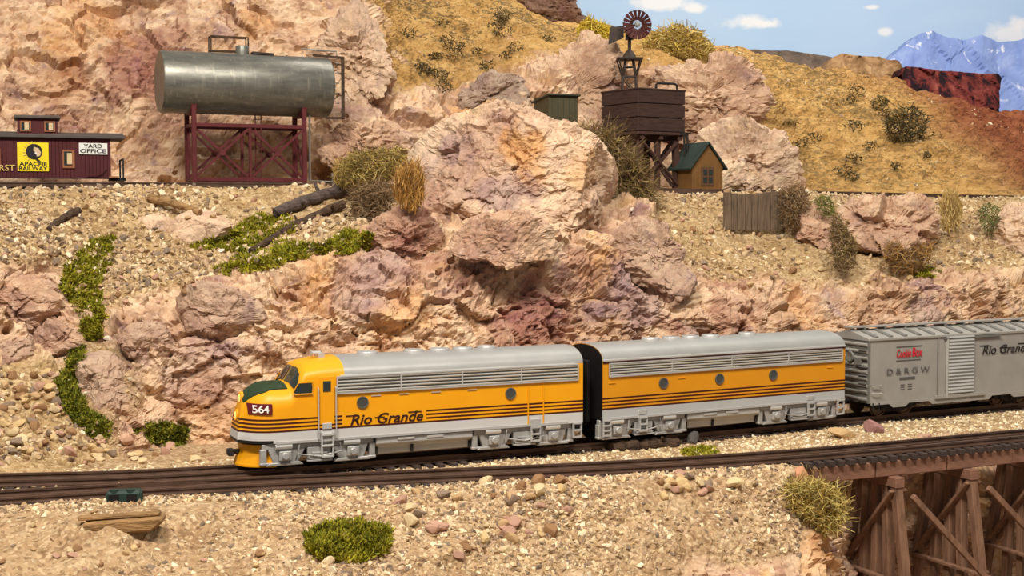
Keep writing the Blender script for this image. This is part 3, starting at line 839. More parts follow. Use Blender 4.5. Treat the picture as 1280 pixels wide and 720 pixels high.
_bv = []; _bf = []; _o = 0
_allV = []; 
def build_bvh():
    V = []; F = []; o = 0
    for P, f in [(s[0], s[1]) for s in SHEETS.values()] + ROCKV:
        V.append(P); F.append(f + o); o += len(P)
    V = np.concatenate(V); F = np.concatenate(F)
    return BVHTree.FromPolygons(V.tolist(), F.tolist())
BVH = build_bvh()
EYE = Vector((0, 0, H))
def hit(px, py):
    loc, nor, i, dist = BVH.ray_cast(EYE, ray(px, py).normalized(), 60)
    if loc is None: return None, None
    if nor.dot(ray(px, py)) > 0: nor = -nor
    return loc, nor
def drop(x, y, z0=None):
    """ground height straight below a point"""
    loc, nor, i, dist = BVH.ray_cast(Vector((x, y, z0 if z0 is not None else H + 6)), Vector((0, 0, -1)), 60)
    return loc.z if loc is not None else 0.0
# ------------------------------------------------------------------ backdrop: printed sky board, distant hills
def _sky_board():
    t = NT('printed_sky'); v = t.coord('Object')
    sx = t.node('ShaderNodeSeparateXYZ'); t.l(v, sx.inputs[0])
    n0 = t.noise(t.mapping(v, scale=(1, 1, 2.5)), 0.35, 4, 0.5)
    col = t.mix(n0, lin((164, 198, 232)), lin((198, 218, 238)))
    wob = t.noise(v, 2.2, 6, 0.6)
    wob2 = t.math('MULTIPLY', t.math('SUBTRACT', wob, 0.5), 2.4)
    for (px, py, rx, rz) in [(822, 4, 34, 9), (868, 10, 13, 6), (936, 28, 27, 9), (958, 30, 14, 5), (1108, 39, 10, 6), (1262, 40, 26, 16), (1278, 30, 14, 8), (1090, 9, 10, 3), (620, -40, 60, 16), (1010, -30, 70, 14), (1400, 10, 60, 16)]:
        p = at(px, py, 16.0); a = rx / FPX * 16 * KD; b = rz / FPX * 16 * KD
        dx = t.math('DIVIDE', t.math('SUBTRACT', sx.outputs[0], p.x), a)
        dz = t.math('DIVIDE', t.math('SUBTRACT', sx.outputs[2], p.z), b)
        r = t.math('ADD', t.math('SQRT', t.math('ADD', t.math('MULTIPLY', dx, dx), t.math('MULTIPLY', dz, dz))), wob2)
        col = t.mix(t.math('MULTIPLY', t.math('SUBTRACT', 1.0, t.step(r, 0.55, 1.25)), 0.85), col, lin((246, 244, 240)))
    return t.fin(col, 0.9, 0, 0.05)
b = MB(); b.box((2.0, 16 * KD + .05, 5.5), (44, 0.1, 12))
o = b.build('wall_back', _sky_board()); o['kind'] = 'structure'

def ridge(name, label, cat, crest, foot, d, thick, mat, seed, amp, nv=40, step=3.0, freq=6.0, strata=0.0):
    """a hill relief: crest and foot outline in the photograph, own depth; the top recedes"""
    xs = np.arange(crest[0][0], crest[-1][0] + step, step)
    yc = np.interp(xs, [p[0] for p in crest], [p[1] for p in crest]); yf = np.interp(xs, [p[0] for p in foot], [p[1] for p in foot])
    G = []
    for x, a, c in zip(xs, yc, yf):
        p0 = at(x, c, d - thick * .5); p1 = at(x, a, d)
        row = [p0.lerp(p1, k / (nv - 1)) for k in range(nv)]
        p2 = p1 + Vector((0, thick * .6, -0.02)); p3 = Vector((p1.x, d * KD + thick, p0.z))
        row += [p1.lerp(p2, .5), p2, p2.lerp(p3, .5), p3]
        G.append([tuple(q) for q in row])
    G = np.array(G, np.float32); nu, nn = G.shape[:2]
    Pf = G.reshape(-1, 3)
    n = fbm(Pf * freq, seed, 5, 0.55) ; c, _e = facet(Pf * np.array([freq, freq, freq * .45], np.float32), seed + 2)
    k = np.tile(np.concatenate([np.sin(np.linspace(0, 1, nv) * math.pi * .5 + .2), [.8, .5, .2, 0]]), nu)
    Pf = Pf + np.stack([n * .3, -(np.abs(n) * .5 + c) * 1.0, n * .25], 1) * amp * k[:, None]
    idx = np.arange(nu * nn).reshape(nu, nn)
    F = np.stack([idx[:-1, :-1], idx[1:, :-1], idx[1:, 1:], idx[:-1, 1:]], -1).reshape(-1, 4)
    org = np.array([Pf[:, 0].mean(), d * KD, Pf[:, 2].min()], np.float32)
    ob = np_obj(name, Pf - org, F, mat); ob.location = org.tolist()
    return tag(ob, label, cat)
def _mesa_mat(name, stops, sc, scr=(1, 1, .35)):
    t = NT(name); v = t.coord('Object')
    n = t.noise(t.mapping(v, scale=scr), sc, 6, 0.65, 0.4)
    t.bump(n, 0.5, 0.03)
    return t.fin(t.ramp(n, stops), 0.95, 0, 0.05)
mesa_m = _mesa_mat('mesa_red', [(.42, lin((34, 24, 28))), (.49, lin((84, 36, 34))), (.6, lin((112, 54, 48))), (.7, lin((136, 76, 66)))], 5, (1.6, 1, .35))
ridge('mesa', 'dark red flat topped mesa with vertical cliffs on the far right hill', 'mesa',
      [(1128, 92), (1132, 83), (1160, 87), (1200, 89), (1245, 93), (1250, 99)], [(1128, 138), (1180, 142), (1250, 156)], 11.0, .9, mesa_m, 5, .05, 30, 2.0, 4)
butte_m = _mesa_mat('butte_brown', [(.35, lin((104, 78, 52))), (.5, lin((140, 108, 76))), (.68, lin((172, 140, 104)))], 6)
ridge('butte', 'low brown butte on the skyline left of the red mesa', 'hill',
      [(1028, 88), (1040, 72), (1052, 67), (1100, 71), (1122, 78), (1138, 98)], [(1028, 120), (1140, 130)], 11.6, .8, butte_m, 6, .06, 24, 2.0, 4)
dark_m = _mesa_mat('far_ridge_dark', [(.35, lin((72, 62, 56))), (.55, lin((100, 86, 76))), (.7, lin((124, 110, 96)))], 5)
ridge('far_ridge', 'dark flat ridge low on the skyline behind the sandy hill', 'hill',
      [(860, 66), (915, 62), (985, 63), (1020, 69), (1044, 74)], [(860, 110), (1044, 120)], 12.2, .8, dark_m, 7, .04, 20, 2.5, 3)
ridge('hill_crest', 'far scrub covered crest beside the windmill wheel', 'hill',
      [(500, -8), (640, 2), (730, 20), (770, 34), (800, 40)], [(500, 60), (800, 80)], 10.9, .8, dark_m, 9, .04, 20, 3, 3)
def _mountain():
    t = NT('blue_mountain'); v = t.coord('Object')
    n = t.noise(t.mapping(v, scale=(1, 1, 1)), 2.2, 7, 0.65, 0.6)
    c = t.ramp(n, [(.3, lin((118, 138, 192))), (.5, lin((136, 156, 208))), (.7, lin((158, 176, 218)))])
    s = t.noise(t.mapping(v, scale=(1.2, 1, 1), loc=(3, 1, 2)), 3.2, 6, 0.62, 0.8)
    sx = t.node('ShaderNodeSeparateXYZ'); t.l(v, sx.inputs[0])
    hi = t.step(sx.outputs[2], 1.2, 2.4)
    c = t.mix(t.math('MULTIPLY', t.step(s, .59, .66), hi), c, lin((240, 240, 244)))
    t.bump(n, .3, .05)
    return t.fin(c, .95, 0, .05)
ridge('mountain_range', 'blue snow flecked mountain range behind the red mesa', 'mountain',
      [(1085, 110), (1112, 74), (1130, 58), (1150, 42), (1166, 39), (1185, 47), (1206, 50), (1228, 42), (1248, 52), (1275, 50), (1300, 40), (1340, 60), (1420, 50), (1500, 70), (1600, 120)],
      [(1085, 190), (1600, 250)], 14.6, 1.2, _mountain(), 8, .07, 40, 3.0, 2.2)
# ------------------------------------------------------------------ tracks
class Path:
    def __init__(s, pts, n=600):
        P = np.array([tuple(p) for p in pts], float)
        k = np.concatenate([[0], np.cumsum(np.linalg.norm(np.diff(P, axis=0), axis=1))])
        q = np.linspace(0, k[-1], n)
        Q = lerp_rows(k, P[:, None, :], q)[:, 0]
        for _ in range(40): Q[1:-1] = .5 * Q[1:-1] + .25 * (Q[:-2] + Q[2:])
        s.P = Q; s.k = np.concatenate([[0], np.cumsum(np.linalg.norm(np.diff(Q, axis=0), axis=1))]); s.L = s.k[-1]
    def pos(s, t): return Vector([np.interp(t, s.k, s.P[:, i]) for i in range(3)])
    def tan(s, t): return (s.pos(t + .02) - s.pos(t - .02)).normalized()
    def s_at_x(s, x): return float(np.interp(x, s.P[:, 0], s.k))
def rail_px(pts, z, off):
    """centre line from points on the near rail"""
    P = [onz(px, py, z) for px, py in pts]
    out = []
    for i, p in enumerate(P):
        a = P[max(0, i - 1)]; b = P[min(len(P) - 1, i + 1)]
        t = (b - a).normalized(); n = Vector((-t.y, t.x, 0))
        out.append(p + n * off)
    return out
GA = 0.0825
main_path = Path(rail_px([(-330, 606), (-150, 604), (0, 600), (140, 596.5), (270, 590), (400, 581.5), (500, 573.5), (620, 564), (720, 555.5), (870, 541.5), (1030, 526), (1150, 514.5), (1280, 503), (1500, 486)], ZR, GA))
fore_path = Path(rail_px([(-330, 641), (-150, 631), (0, 622), (170, 612), (340, 603.5), (520, 595.5), (700, 587.5), (830, 580.5), (960, 572), (1120, 559), (1280, 544), (1500, 526)], ZR, GA))
_up = [(-300, 226), (0, 227.5), (200, 228), (380, 229), (600, 232), (830, 235.5), (1000, 238.5), (1130, 241.5), (1280, 245), (1560, 250)]
_upd = [5.15, 5.76, 6.13, 6.38, 6.6, 6.95, 7.15, 7.3, 7.5, 7.9]
upper_path = Path([at(a, c, d) for (a, c), d in zip(_up, _upd)])

def rail_mesh(path, off, zdrop=0.0, h=0.032, w=0.016, n=260):
    V = []; F = []
    sec = [(-w * .9, -h), (w * .9, -h), (w * .9, -h * .82), (w * .28, -h * .66), (w * .28, -h * .34), (w * .55, -h * .28), (w * .55, 0), (-w * .55, 0), (-w * .55, -h * .28), (-w * .28, -h * .34), (-w * .28, -h * .66), (-w * .9, -h * .82)]
    m = len(sec)
    for i in range(n):
        t = path.L * i / (n - 1); p = path.pos(t); q = path.tan(min(max(t, .03), path.L - .03)); nn = Vector((-q.y, q.x, 0)).normalized()
        for a, b in sec: V.append(p + nn * (off + a) + Vector((0, 0, b)))
    for i in range(n - 1):
        for k in range(m): F.append((i * m + k, i * m + (k + 1) % m, (i + 1) * m + (k + 1) % m, (i + 1) * m + k))
    return V, F
tie_mb = MB(); tie_mb.box((0, 0, 0), (0.036, 0.30, 0.03))
_tie_mesh = None
def track(name, label, path, spacing=0.066, s0=0, s1=None):
    global _tie_mesh
    root = empty(name, path.pos(path.L * .5)); tag(root, label, 'railway track')
    org = root.location.copy()
    for sgn in (-1, 1):
        V, F = rail_mesh(path, sgn * GA)
        m = MB(); m.add([v - org for v in V], F); m.build('rail', M['rail'], root)
    if _tie_mesh is None:
        o = tie_mb.build('tie', M['tie'], None, bevel=0.003); _tie_mesh = o.data; bpy.data.objects.remove(o)
    s1 = path.L if s1 is None else s1
    n = int((s1 - s0) / spacing)
    for i in range(n):
        t = s0 + spacing * (i + .5); p = path.pos(t); q = path.tan(min(max(t, .03), path.L - .03))
        o = bpy.data.objects.new('tie', _tie_mesh); link(o, root)
        o.location = p - org + Vector((0, 0, -0.047)); o.rotation_euler = (0, 0, math.atan2(q.y, q.x) + random.uniform(-.03, .03))
    return root
trk_main = track('railway_track', 'brown railed track that the yellow train stands on', main_path)
trk_fore = track('railway_track', 'empty front track running onto the wooden trestle', fore_path)
trk_up = track('railway_track', 'upper shelf track below the caboose and the steel tank', upper_path, 0.08)

# switch rails where the two lower tracks come together at the left
b = MB()
for (a0, a1), (c0, c1) in [(((-250, 619.5), (330, 590.5)), ((0, 0), (0, 0)))]:
    P = [onz(-250, 622, ZR - .004), onz(0, 612, ZR - .004), onz(170, 604.5, ZR - .004), onz(330, 596, ZR - .004)]
    for p, q in zip(P[:-1], P[1:]): b.bar(p - Vector((0, 0, .013)), q - Vector((0, 0, .013)), .012, .024)
o = b.build('switch_rail', M['rail']); tag(o, 'diverging switch rail between the two lower tracks at the left', 'rail')

# small switch machine in front of the front track
p = onz(156, 634, ZR - .06)
r = empty('switch_machine', p, 0.17); r.scale = (1.4, 1.2, 1.3); tag(r, 'small dark green switch machine beside the front track', 'switch machine')
MB().box((0, 0, .025), (.11, .07, .07)).build('housing', M['switch'], r, .008)
MB().cyl((-.03, -.02, .055), (-.03, -.02, .066), .014, 10).build('knob', M['switch'], r)
MB().cyl((.02, -.02, .055), (.02, -.02, .066), .014, 10).build('knob', M['switch'], r)
MB().box((-.03, -.037, .04), (.03, .006, .02)).build('slot', M['black'], r)
MB().box((.025, -.037, .04), (.03, .006, .02)).build('slot', M['black'], r)
MB().box((-.09, 0, .005), (.12, .03, .02)).build('base_plate', M['switch'], r)
MB().bar((0, .03, .03), (.02, .16, .028), .012, .01).build('throw_rod', M['under'], r)

# ------------------------------------------------------------------ trestle under the front track
tr_root = empty('trestle', onz(1180, 600, 0.4)); tag(tr_root, 'brown timber trestle carrying the front track at the right', 'trestle')
TO = tr_root.location.copy()
s_beg = fore_path.s_at_x(onz(985, 569, ZR).x); s_end = fore_path.L - .05
for off in (-.105, .105):
    for i in range(6):
        a = s_beg + (s_end - s_beg) * i / 6; c = s_beg + (s_end - s_beg) * (i + 1) / 6 - .004
        pa, pb = fore_path.pos(a), fore_path.pos(c); n = fore_path.tan(a + .1); n = Vector((-n.y, n.x, 0))
        MB().bar(pa + n * off - TO + Vector((0, 0, -.102)), pb + n * off - TO + Vector((0, 0, -.102)), .05, .08).build('stringer', M['trestle_beam'], tr_root, .004)
for px in (1126, 1240, 1360, 1480):
    # bents: cap, five posts, outer ones battered, and crossed braces on both faces
    s = fore_path.s_at_x(onz(px, 575, ZR).x * 1.0); p = fore_path.pos(s); t = fore_path.tan(s); n = Vector((-t.y, t.x, 0)); 
    zt = ZR - .142; zb = .10
    c0 = Vector((p.x, p.y, zt - .028)) - TO
    MB().bar(c0 - n * .185, c0 + n * .185, .06, .056).build('bent_cap', M['trestle_beam'], tr_root, .004)
    hgt = zt - .056 - zb
    for k, (o0, o1) in enumerate([(-.155, -.34), (-.08, -.13), (0, 0), (.08, .13), (.155, .34)]):
        jit = random.uniform(-.01, .01)
        MB().bar(c0 + n * o0 + Vector((0, 0, -.028)), c0 + n * o1 + t * jit + Vector((0, 0, -.028 - hgt)), .046, .05, up=t).build('post', M['trestle'], tr_root, .004)
    for sgn in (-1, 1):
        for zz, w0 in ((0.0, .17), (.48, .24)):
            MB().bar(c0 + n * (-w0) + t * sgn * .036 + Vector((0, 0, -.04 - zz)), c0 + n * (w0 + .06) + t * sgn * .036 + Vector((0, 0, -.5 - zz)), .018, .04, up=t).build('brace', M['trestle'], tr_root, .002)
    for sgn in (-1,):
        MB().bar(c0 + n * (-.33) + t * sgn * .036 + Vector((0, 0, -.52)), c0 + n * (.33) + t * sgn * .036 + Vector((0, 0, -.52)), .016, .036, up=t).build('girt', M['trestle'], tr_root, .002)
# long braces between neighbouring bents
_bs = [fore_path.pos(fore_path.s_at_x(onz(px, 575, ZR).x)) for px in (1126, 1240, 1360, 1480)]
for i in range(3):
    n = fore_path.tan(fore_path.s_at_x(_bs[i].x)); n = Vector((-n.y, n.x, 0)); lo = Vector((0, 0, -.75)); hi = Vector((0, 0, -.22))
    for o0 in (-.25,):
        MB().bar(_bs[i] + n * (o0 - .03) + hi - TO, _bs[i + 1] + n * (o0 - .12) + lo - TO, .03, .03).build('long_brace', M['trestle'], tr_root, .003)
# ------------------------------------------------------------------ train
def place(path, s_front, length, name, label, cat):
    """a vehicle whose body reaches from s_front to s_front+length along the path (front = -x)"""
    a = path.pos(s_front + length * .2); c = path.pos(s_front + length * .8)
    m = (a + c) / 2; r = math.atan2(c.y - a.y, c.x - a.x)
    o = empty(name, m, r); tag(o, label, cat)
    bpy.context.view_layer.update()
    return o
def px2x(o, px, y, z):
    """local x of the point on the line (y,z) of a vehicle that shows at column px"""
    Mx = Matrix.Rotation(o.rotation_euler.z, 4, 'Z'); Mx.translation = o.location
    lo, hi = -3.0, 3.0
    for _ in range(40):
        mid = (lo + hi) / 2
        if proj(Mx @ Vector((mid, y, z)))[0] < px: lo = mid
        else: hi = mid
    return (lo + hi) / 2

W = 0.185; Z0 = 0.136; Z1 = 0.192; Z2 = 0.258; ZG0 = 0.366; ZG1 = 0.43; ZS = 0.452; ZT = 0.535
def stripe_material(name, x_gap0, x_gap1, nose_x, ychg):
    """silver below, four dark pin stripes on yellow, yellow above; printed by height on the body shell"""
    t = NT(name); v = t.coord('Object'); s = t.node('ShaderNodeSeparateXYZ'); t.l(v, s.inputs[0])
    x, z = s.outputs[0], s.outputs[2]
    n = t.noise(v, 6, 5, .6)
    yel = t.mix(n, lin((228, 150, 6)), lin((240, 168, 14)))
    if ychg: yel = t.mix(n, lin((206, 134, 14)), lin((222, 150, 22)))
    sil = t.mix(n, lin((188, 186, 182)), lin((204, 202, 198)))
    if ychg: sil = t.mix(n, lin((168, 168, 166)), lin((184, 184, 182)))
    up = t.math('GREATER_THAN', z, Z1)
    col = t.mix(up, sil, yel)
    dark = lin((66, 20, 10))
    inz = t.math('MULTIPLY', t.math('GREATER_THAN', z, Z1), t.math('LESS_THAN', z, Z2))
    per = (Z2 - Z1) / 3.55
    ph = t.math('FRACT', t.math('DIVIDE', t.math('SUBTRACT', z, Z1), per))
    ln = t.math('MULTIPLY', t.math('LESS_THAN', ph, 0.52), inz)
    if x_gap1 > x_gap0:
        gap = t.math('MULTIPLY', t.math('MULTIPLY', t.math('GREATER_THAN', x, x_gap0), t.math('LESS_THAN', x, x_gap1)), t.math('GREATER_THAN', z, Z1 + per * .8))
        ln = t.math('MULTIPLY', ln, t.math('SUBTRACT', 1.0, gap))
    col = t.mix(ln, col, dark)
    if ychg: # nothing else
        pass
    if nose_x is not None:
        low = t.math('MULTIPLY', t.math('LESS_THAN', z, Z0 + .018), t.math('LESS_THAN', x, nose_x))
        col = t.mix(low, col, lin((26, 24, 22)))
    t.bump(t.noise(v, 40, 3, .6), .03, .005)
    return t.fin(col, .42, 0, .4)

def ring(w, zb, zs, h, ns=14, na=14, ex=2.2):
    pts = []
    for i in range(ns): pts.append((-w, zb + (zs - zb) * i / ns))
    for i in range(na + 1):
        a = math.pi * i / na
        cx, sx = math.cos(a), math.sin(a)
        pts.append((-w * math.copysign(abs(cx) ** (2 / ex), cx), zs + (h - zs) * abs(sx) ** (2 / ex)))
    for i in range(ns - 1, -1, -1): pts.append((w, zb + (zs - zb) * i / ns))
    return pts

def blomberg(parent, x, seed=0):
    """two axle truck with cast side frames, springs, journals and wheels"""
    tk = empty('truck', (x, 0, 0)); tk.parent = parent; tk.scale = (1.1, 1, 1.1)
    for sy in (-1, 1):
        y = sy * .152
        f = MB()
        th = .016
        def pl(poly, yo=0.0, t_=th): f.prism(poly, y + sy * yo - t_, y + sy * yo + t_)
        pl([(-.255, .098), (.255, .098), (.255, .122), (.20, .130), (-.20, .130), (-.255, .122)])
        for ax in (-.155, .155):
            pl([(ax - .075, .10), (ax + .075, .10), (ax + .05, .035), (ax - .05, .035)])
            pl([(ax - .085, .026), (ax + .085, .026), (ax + .07, .040), (ax - .07, .040)], .004)
        pl([(-.055, .10), (.055, .10), (.05, .035), (-.05, .035)], .006)
        for sx in (-1, 1):
            pl([(sx * .06, .1), (sx * .085, .1), (sx * .115, .045), (sx * .095, .035)])
            pl([(sx * .235, .1), (sx * .262, .1), (sx * .262, .03), (sx * .235, .03)])
            pl([(sx * .225, .03), (sx * .265, .03), (sx * .265, .042), (sx * .225, .042)], .003)
        f.build('side_frame', M['truck_silver'], tk, .003)
        sp = MB()
        for k in range(4): sp.box((0, y + sy * .022, .040 + .011 * k), (.115 - .016 * k, .022, .008))
        sp.build('leaf_spring', M['truck_silver'], tk, .001)
        for ax in (-.155, .155):
            MB().box((ax, y + sy * .022, .070), (.055, .02, .042)).cyl((ax, y + sy * .03, .07), (ax, y + sy * .044, .07), .017, 10).build('journal_box', M['truck_silver'], tk, .003)
            MB().cyl((ax - .045, y + sy * .028, .112), (ax + .03, y + sy * .028, .112), .012, 10).build('brake_cylinder', M['chrome'], tk)
            MB().lathe((ax, sy * .088, .0655), (0, sy, 0), [(.072, -.004), (.0655, .0), (.0655, .018), (.058, .019), (.05, .012), (.022, .012), (.02, .024)], 20).build('wheel', M['under'], tk)
        b = MB(); b.tube([(-.09, y + sy * .03, .128), (-.10, y + sy * .034, .075), (.0, y + sy * .034, .058), (.1, y + sy * .034, .075), (.09, y + sy * .03, .128)], .004, 6)
        b.build('brake_rod', M['truck_silver'], tk)
    MB().box((0, 0, .085), (.08, .27, .05)).box((0, 0, .12), (.12, .12, .06)).build('bolster', M['under'], tk)
    for ax in (-.155, .155): MB().cyl((ax, -.1, .0655), (ax, .1, .0655), .012, 8).build('axle', M['under'], tk)
    return tk

def porthole(parent, x, z):
    MB().lathe((x, -W - .001, z), (0, -1, 0), [(.030, 0), (.030, .006), (.024, .006), (.0225, .001)], 20).build('porthole_rim', M['louver'], parent)
    g = MB().lathe((x, -W - .001, z), (0, -1, 0), [(.0235, 0), (.0235, .003)], 20).build('porthole_glass', M['glass_grey'], parent)
    MB().lathe((x, W + .001, z), (0, 1, 0), [(.030, 0), (.030, .006), (.024, .006)], 20).build('porthole_rim', M['louver'], parent)
def louvers(parent, xa, xb, z0=ZG0, z1=ZG1, n=5, posts=4):
    for sy in (-1, 1):
        g = MB().box(((xa + xb) / 2, sy * (W + .001), (z0 + z1) / 2), (xb - xa, .006, z1 - z0)).build('air_grille', M['louver'], parent)
        for i in range(n):
            z = z0 + (z1 - z0) * (i + .5) / n
            MB().box(((xa + xb) / 2, sy * (W + .006), z), (xb - xa, .007, (z1 - z0) / n * .34), Matrix.Rotation(sy * -.5, 3, 'X')).build('louver_slat', M['chrome'], g)
        for i in range(posts + 1):
            x = xa + (xb - xa) * i / posts
            MB().box((x, sy * (W + .007), (z0 + z1) / 2), (.006, .006, z1 - z0)).build('grille_post', M['silver'], g)
        MB().box(((xa + xb) / 2, sy * (W + .005), z1), (xb - xa, .010, .006)).box(((xa + xb) / 2, sy * (W + .005), z0), (xb - xa, .010, .006)).build('grille_frame', M['silver'], g)
def ladder(parent, x, z0, z1, w=.05, n=3, yo=.012, name='ladder'):
    for sy in (-1, 1):
        b = MB()
        for sx in (-1, 1): b.box((x + sx * w / 2, sy * (W + yo), (z0 + z1) / 2), (.008, .012, z1 - z0))
        for i in range(n): b.box((x, sy * (W + yo), z0 + .005 + (z1 - z0 - .01) * i / max(1, n - 1)), (w, .018, .008))
        b.build(name, M['silver'], parent)
def fan(parent, x, r=.052, z=None):
    z = ZT if z is None else z
    f = MB().lathe((x, 0, z - .012), (0, 0, 1), [(r, 0), (r, .018), (r * .93, .024), (r * .8, .024), (r * .76, .017), (r * .2, .018), (r * .12, .022)], 24).build('roof_fan', M['silver'], parent, smooth=True)
    for k in range(5): MB().bar((x - r * .8, -r * .8 + r * .4 * k * 1.0, z + .011), (x + r * .8, -r * .8 + r * .4 * k, z + .011), .003, .002).build('fan_grille_bar', M['silver'], f) if abs(-r * .8 + r * .4 * k) < r * .6 else None
    return f
def belly(parent, xa, xb):
    """fuel tank skirt between the trucks"""
    b = MB()
    b.prism([(-W * .97, .135), (-W * .97, .100), (-W * .80, .082), (-W * .78, .045), (W * .78, .045), (W * .80, .082), (W * .97, .100), (W * .97, .135)], xa, xb, 'x')
    t = b.build('fuel_tank', M['silver'], parent, .004)
    for x in (xa + (xb - xa) * .38, xb - .008, xa + .008): MB().box((x, -W * .79, .065), (.012, .02, .036)).build('tank_strap', M['under'], t)
    for x in (xa + (xb - xa) * .30, xa + (xb - xa) * .6): MB().box((x, -W * .98, .121), (.09, .008, .012)).build('skirt_latch', M['chrome'], t, .002)
def shell_objs(root, stations, mat_body, x_roof, L):
    """stations: (x, w, zb, zs, h, shear) -> side shell and silver roof as two parts"""
    rings = []
    for (x, w, zb, zs, h, sh) in stations:
        rings.append([(x + max(0, z - .17) * sh, y, z) for y, z in ring(w, zb, zs, h)])
    n = len(rings[0]); body = MB(); roof = MB()
    body.v = [p for r in rings for p in r]
    rv = {}
    for i in range(len(rings) - 1):
        for k in range(n - 1):
            q = (i * n + k, i * n + k + 1, (i + 1) * n + k + 1, (i + 1) * n + k)
            top = 14 <= k < n - 15
            if top and stations[i][0] >= x_roof - 1e-6:
                idx = []
                for a in q:
                    if a not in rv: rv[a] = len(roof.v); roof.v.append(body.v[a])
                    idx.append(rv[a])
                roof.f.append(tuple(idx))
            else: body.f.append(q)
    body.f.append(tuple(range(n))[::-1]); 
    o = body.build('body_shell', mat_body, root, smooth=True)
    r = roof.build('roof', M['roofsilver'], root, smooth=True)
    return o, r
def coupler(parent, x, sgn, z=.098):
    MB().box((x + sgn * .03, 0, z), (.09, .03, .022)).box((x + sgn * .075, -.012, z), (.03, .05, .034)).build('coupler', M['under'], parent, .004)

# -- cab unit ---------------------------------------------------------------
def s_px(path, px, off, z):
    """distance along the path where the line at side offset off and height z shows at column px"""
    lo, hi = .1, path.L - .1
    for _ in range(40):
        m = (lo + hi) / 2; t = path.tan(m); p = path.pos(m) + Vector((-t.y, t.x, 0)) * off + Vector((0, 0, z))
        if proj(p)[0] < px: lo = m
        else: hi = m
    return lo
sA = s_px(main_path, 291, 0, .2); LA = s_px(main_path, 729, -.185, .3) - sA
A = place(main_path, sA, LA, 'diesel_locomotive', 'yellow and silver streamlined cab locomotive leading the train, nose to the left', 'locomotive')
hx = -LA / 2
def nose_stations():
    st = []
    for x in (0, .006, .015, .03, .05, .075, .10, .13, .16, .20, .235, .25, .27, .29, .31, .33, .36, .40, .46, .505):
        u = min(1, x / .21)
        w = max(.075, W * (1 - (1 - u) ** 2.5) ** (1 / 2.2))
        hood = .31 + .105 * (1 - (1 - min(1, x / .15)) ** 2.2) ** .5
        k = min(1, max(0, (x - .235) / .085)); k = k * k * (3 - 2 * k)
        cabh = .515 + .02 * min(1, max(0, (x - .32) / .1))
        h = hood + (cabh - hood) * k
        zsn = .24 + .075 * min(1, x / .12)
        zs = zsn + (.448 - zsn) * k
        st.append((hx + x, w, Z0 + .004, zs, h, .16 * (1 - u)))
    for x in (.7, 1.0, 1.4, LA): st.append((hx + x, W, Z0, ZS, ZT, 0))
    st[-5] = (hx + .505, W, Z0, ZS, ZT, 0)
    return st
gap0 = px2x(A, 428, -W, .22); gap1 = px2x(A, 533, -W, .22)
matA = stripe_material('engine_livery', gap0, gap1, hx + .15, False)
bodyA, roofA = shell_objs(A, nose_stations(), matA, hx + .505, LA)
# closed rear end and diaphragm
b = MB(); b.prism(ring(W - .004, Z0, ZS, ZT - .004), hx + LA - .012, hx + LA + .004, 'x'); b.build('rear_end', M['black'], A)
MB().box((hx + LA + .014, 0, .28), (.03, .12, .34)).build('diaphragm', M['black'], A, .006)
xg0 = px2x(A, 421, -W, .4); xg1 = px2x(A, 722, -W, .4)
louvers(A, xg0, xg1, ZG0, ZS - .004)
MB().box(((xg0 + xg1) / 2, -W - .001, ZS - .002), (LA - .53, .008, .012)).build('roof_gutter', M['chrome'], A, .002)
MB().box(((xg0 + xg1) / 2, W + .001, ZS - .002), (LA - .53, .008, .012)).build('roof_gutter', M['chrome'], A, .002)
for px in (453, 638): porthole(A, px2x(A, px, -W, .315), .315)
for px in (459, 517, 549, 578, 608): fan(A, px2x(A, px, 0, ZT))
# horn at the back of the cab roof
hn = px2x(A, 398, 0, ZT + .01)
hr = MB(); hr.lathe((hn - .04, -.04, ZT + .018), (-1, 0, 0), [(.006, -.04), (.007, 0), (.016, .012)], 12); hr.lathe((hn - .03, .0, ZT + .018), (-1, 0, 0), [(.006, -.04), (.007, 0), (.016, .012)], 12); hr.box((hn, -.02, ZT + .006), (.03, .07, .022))
hr.build('horn', M['chrome'], A)
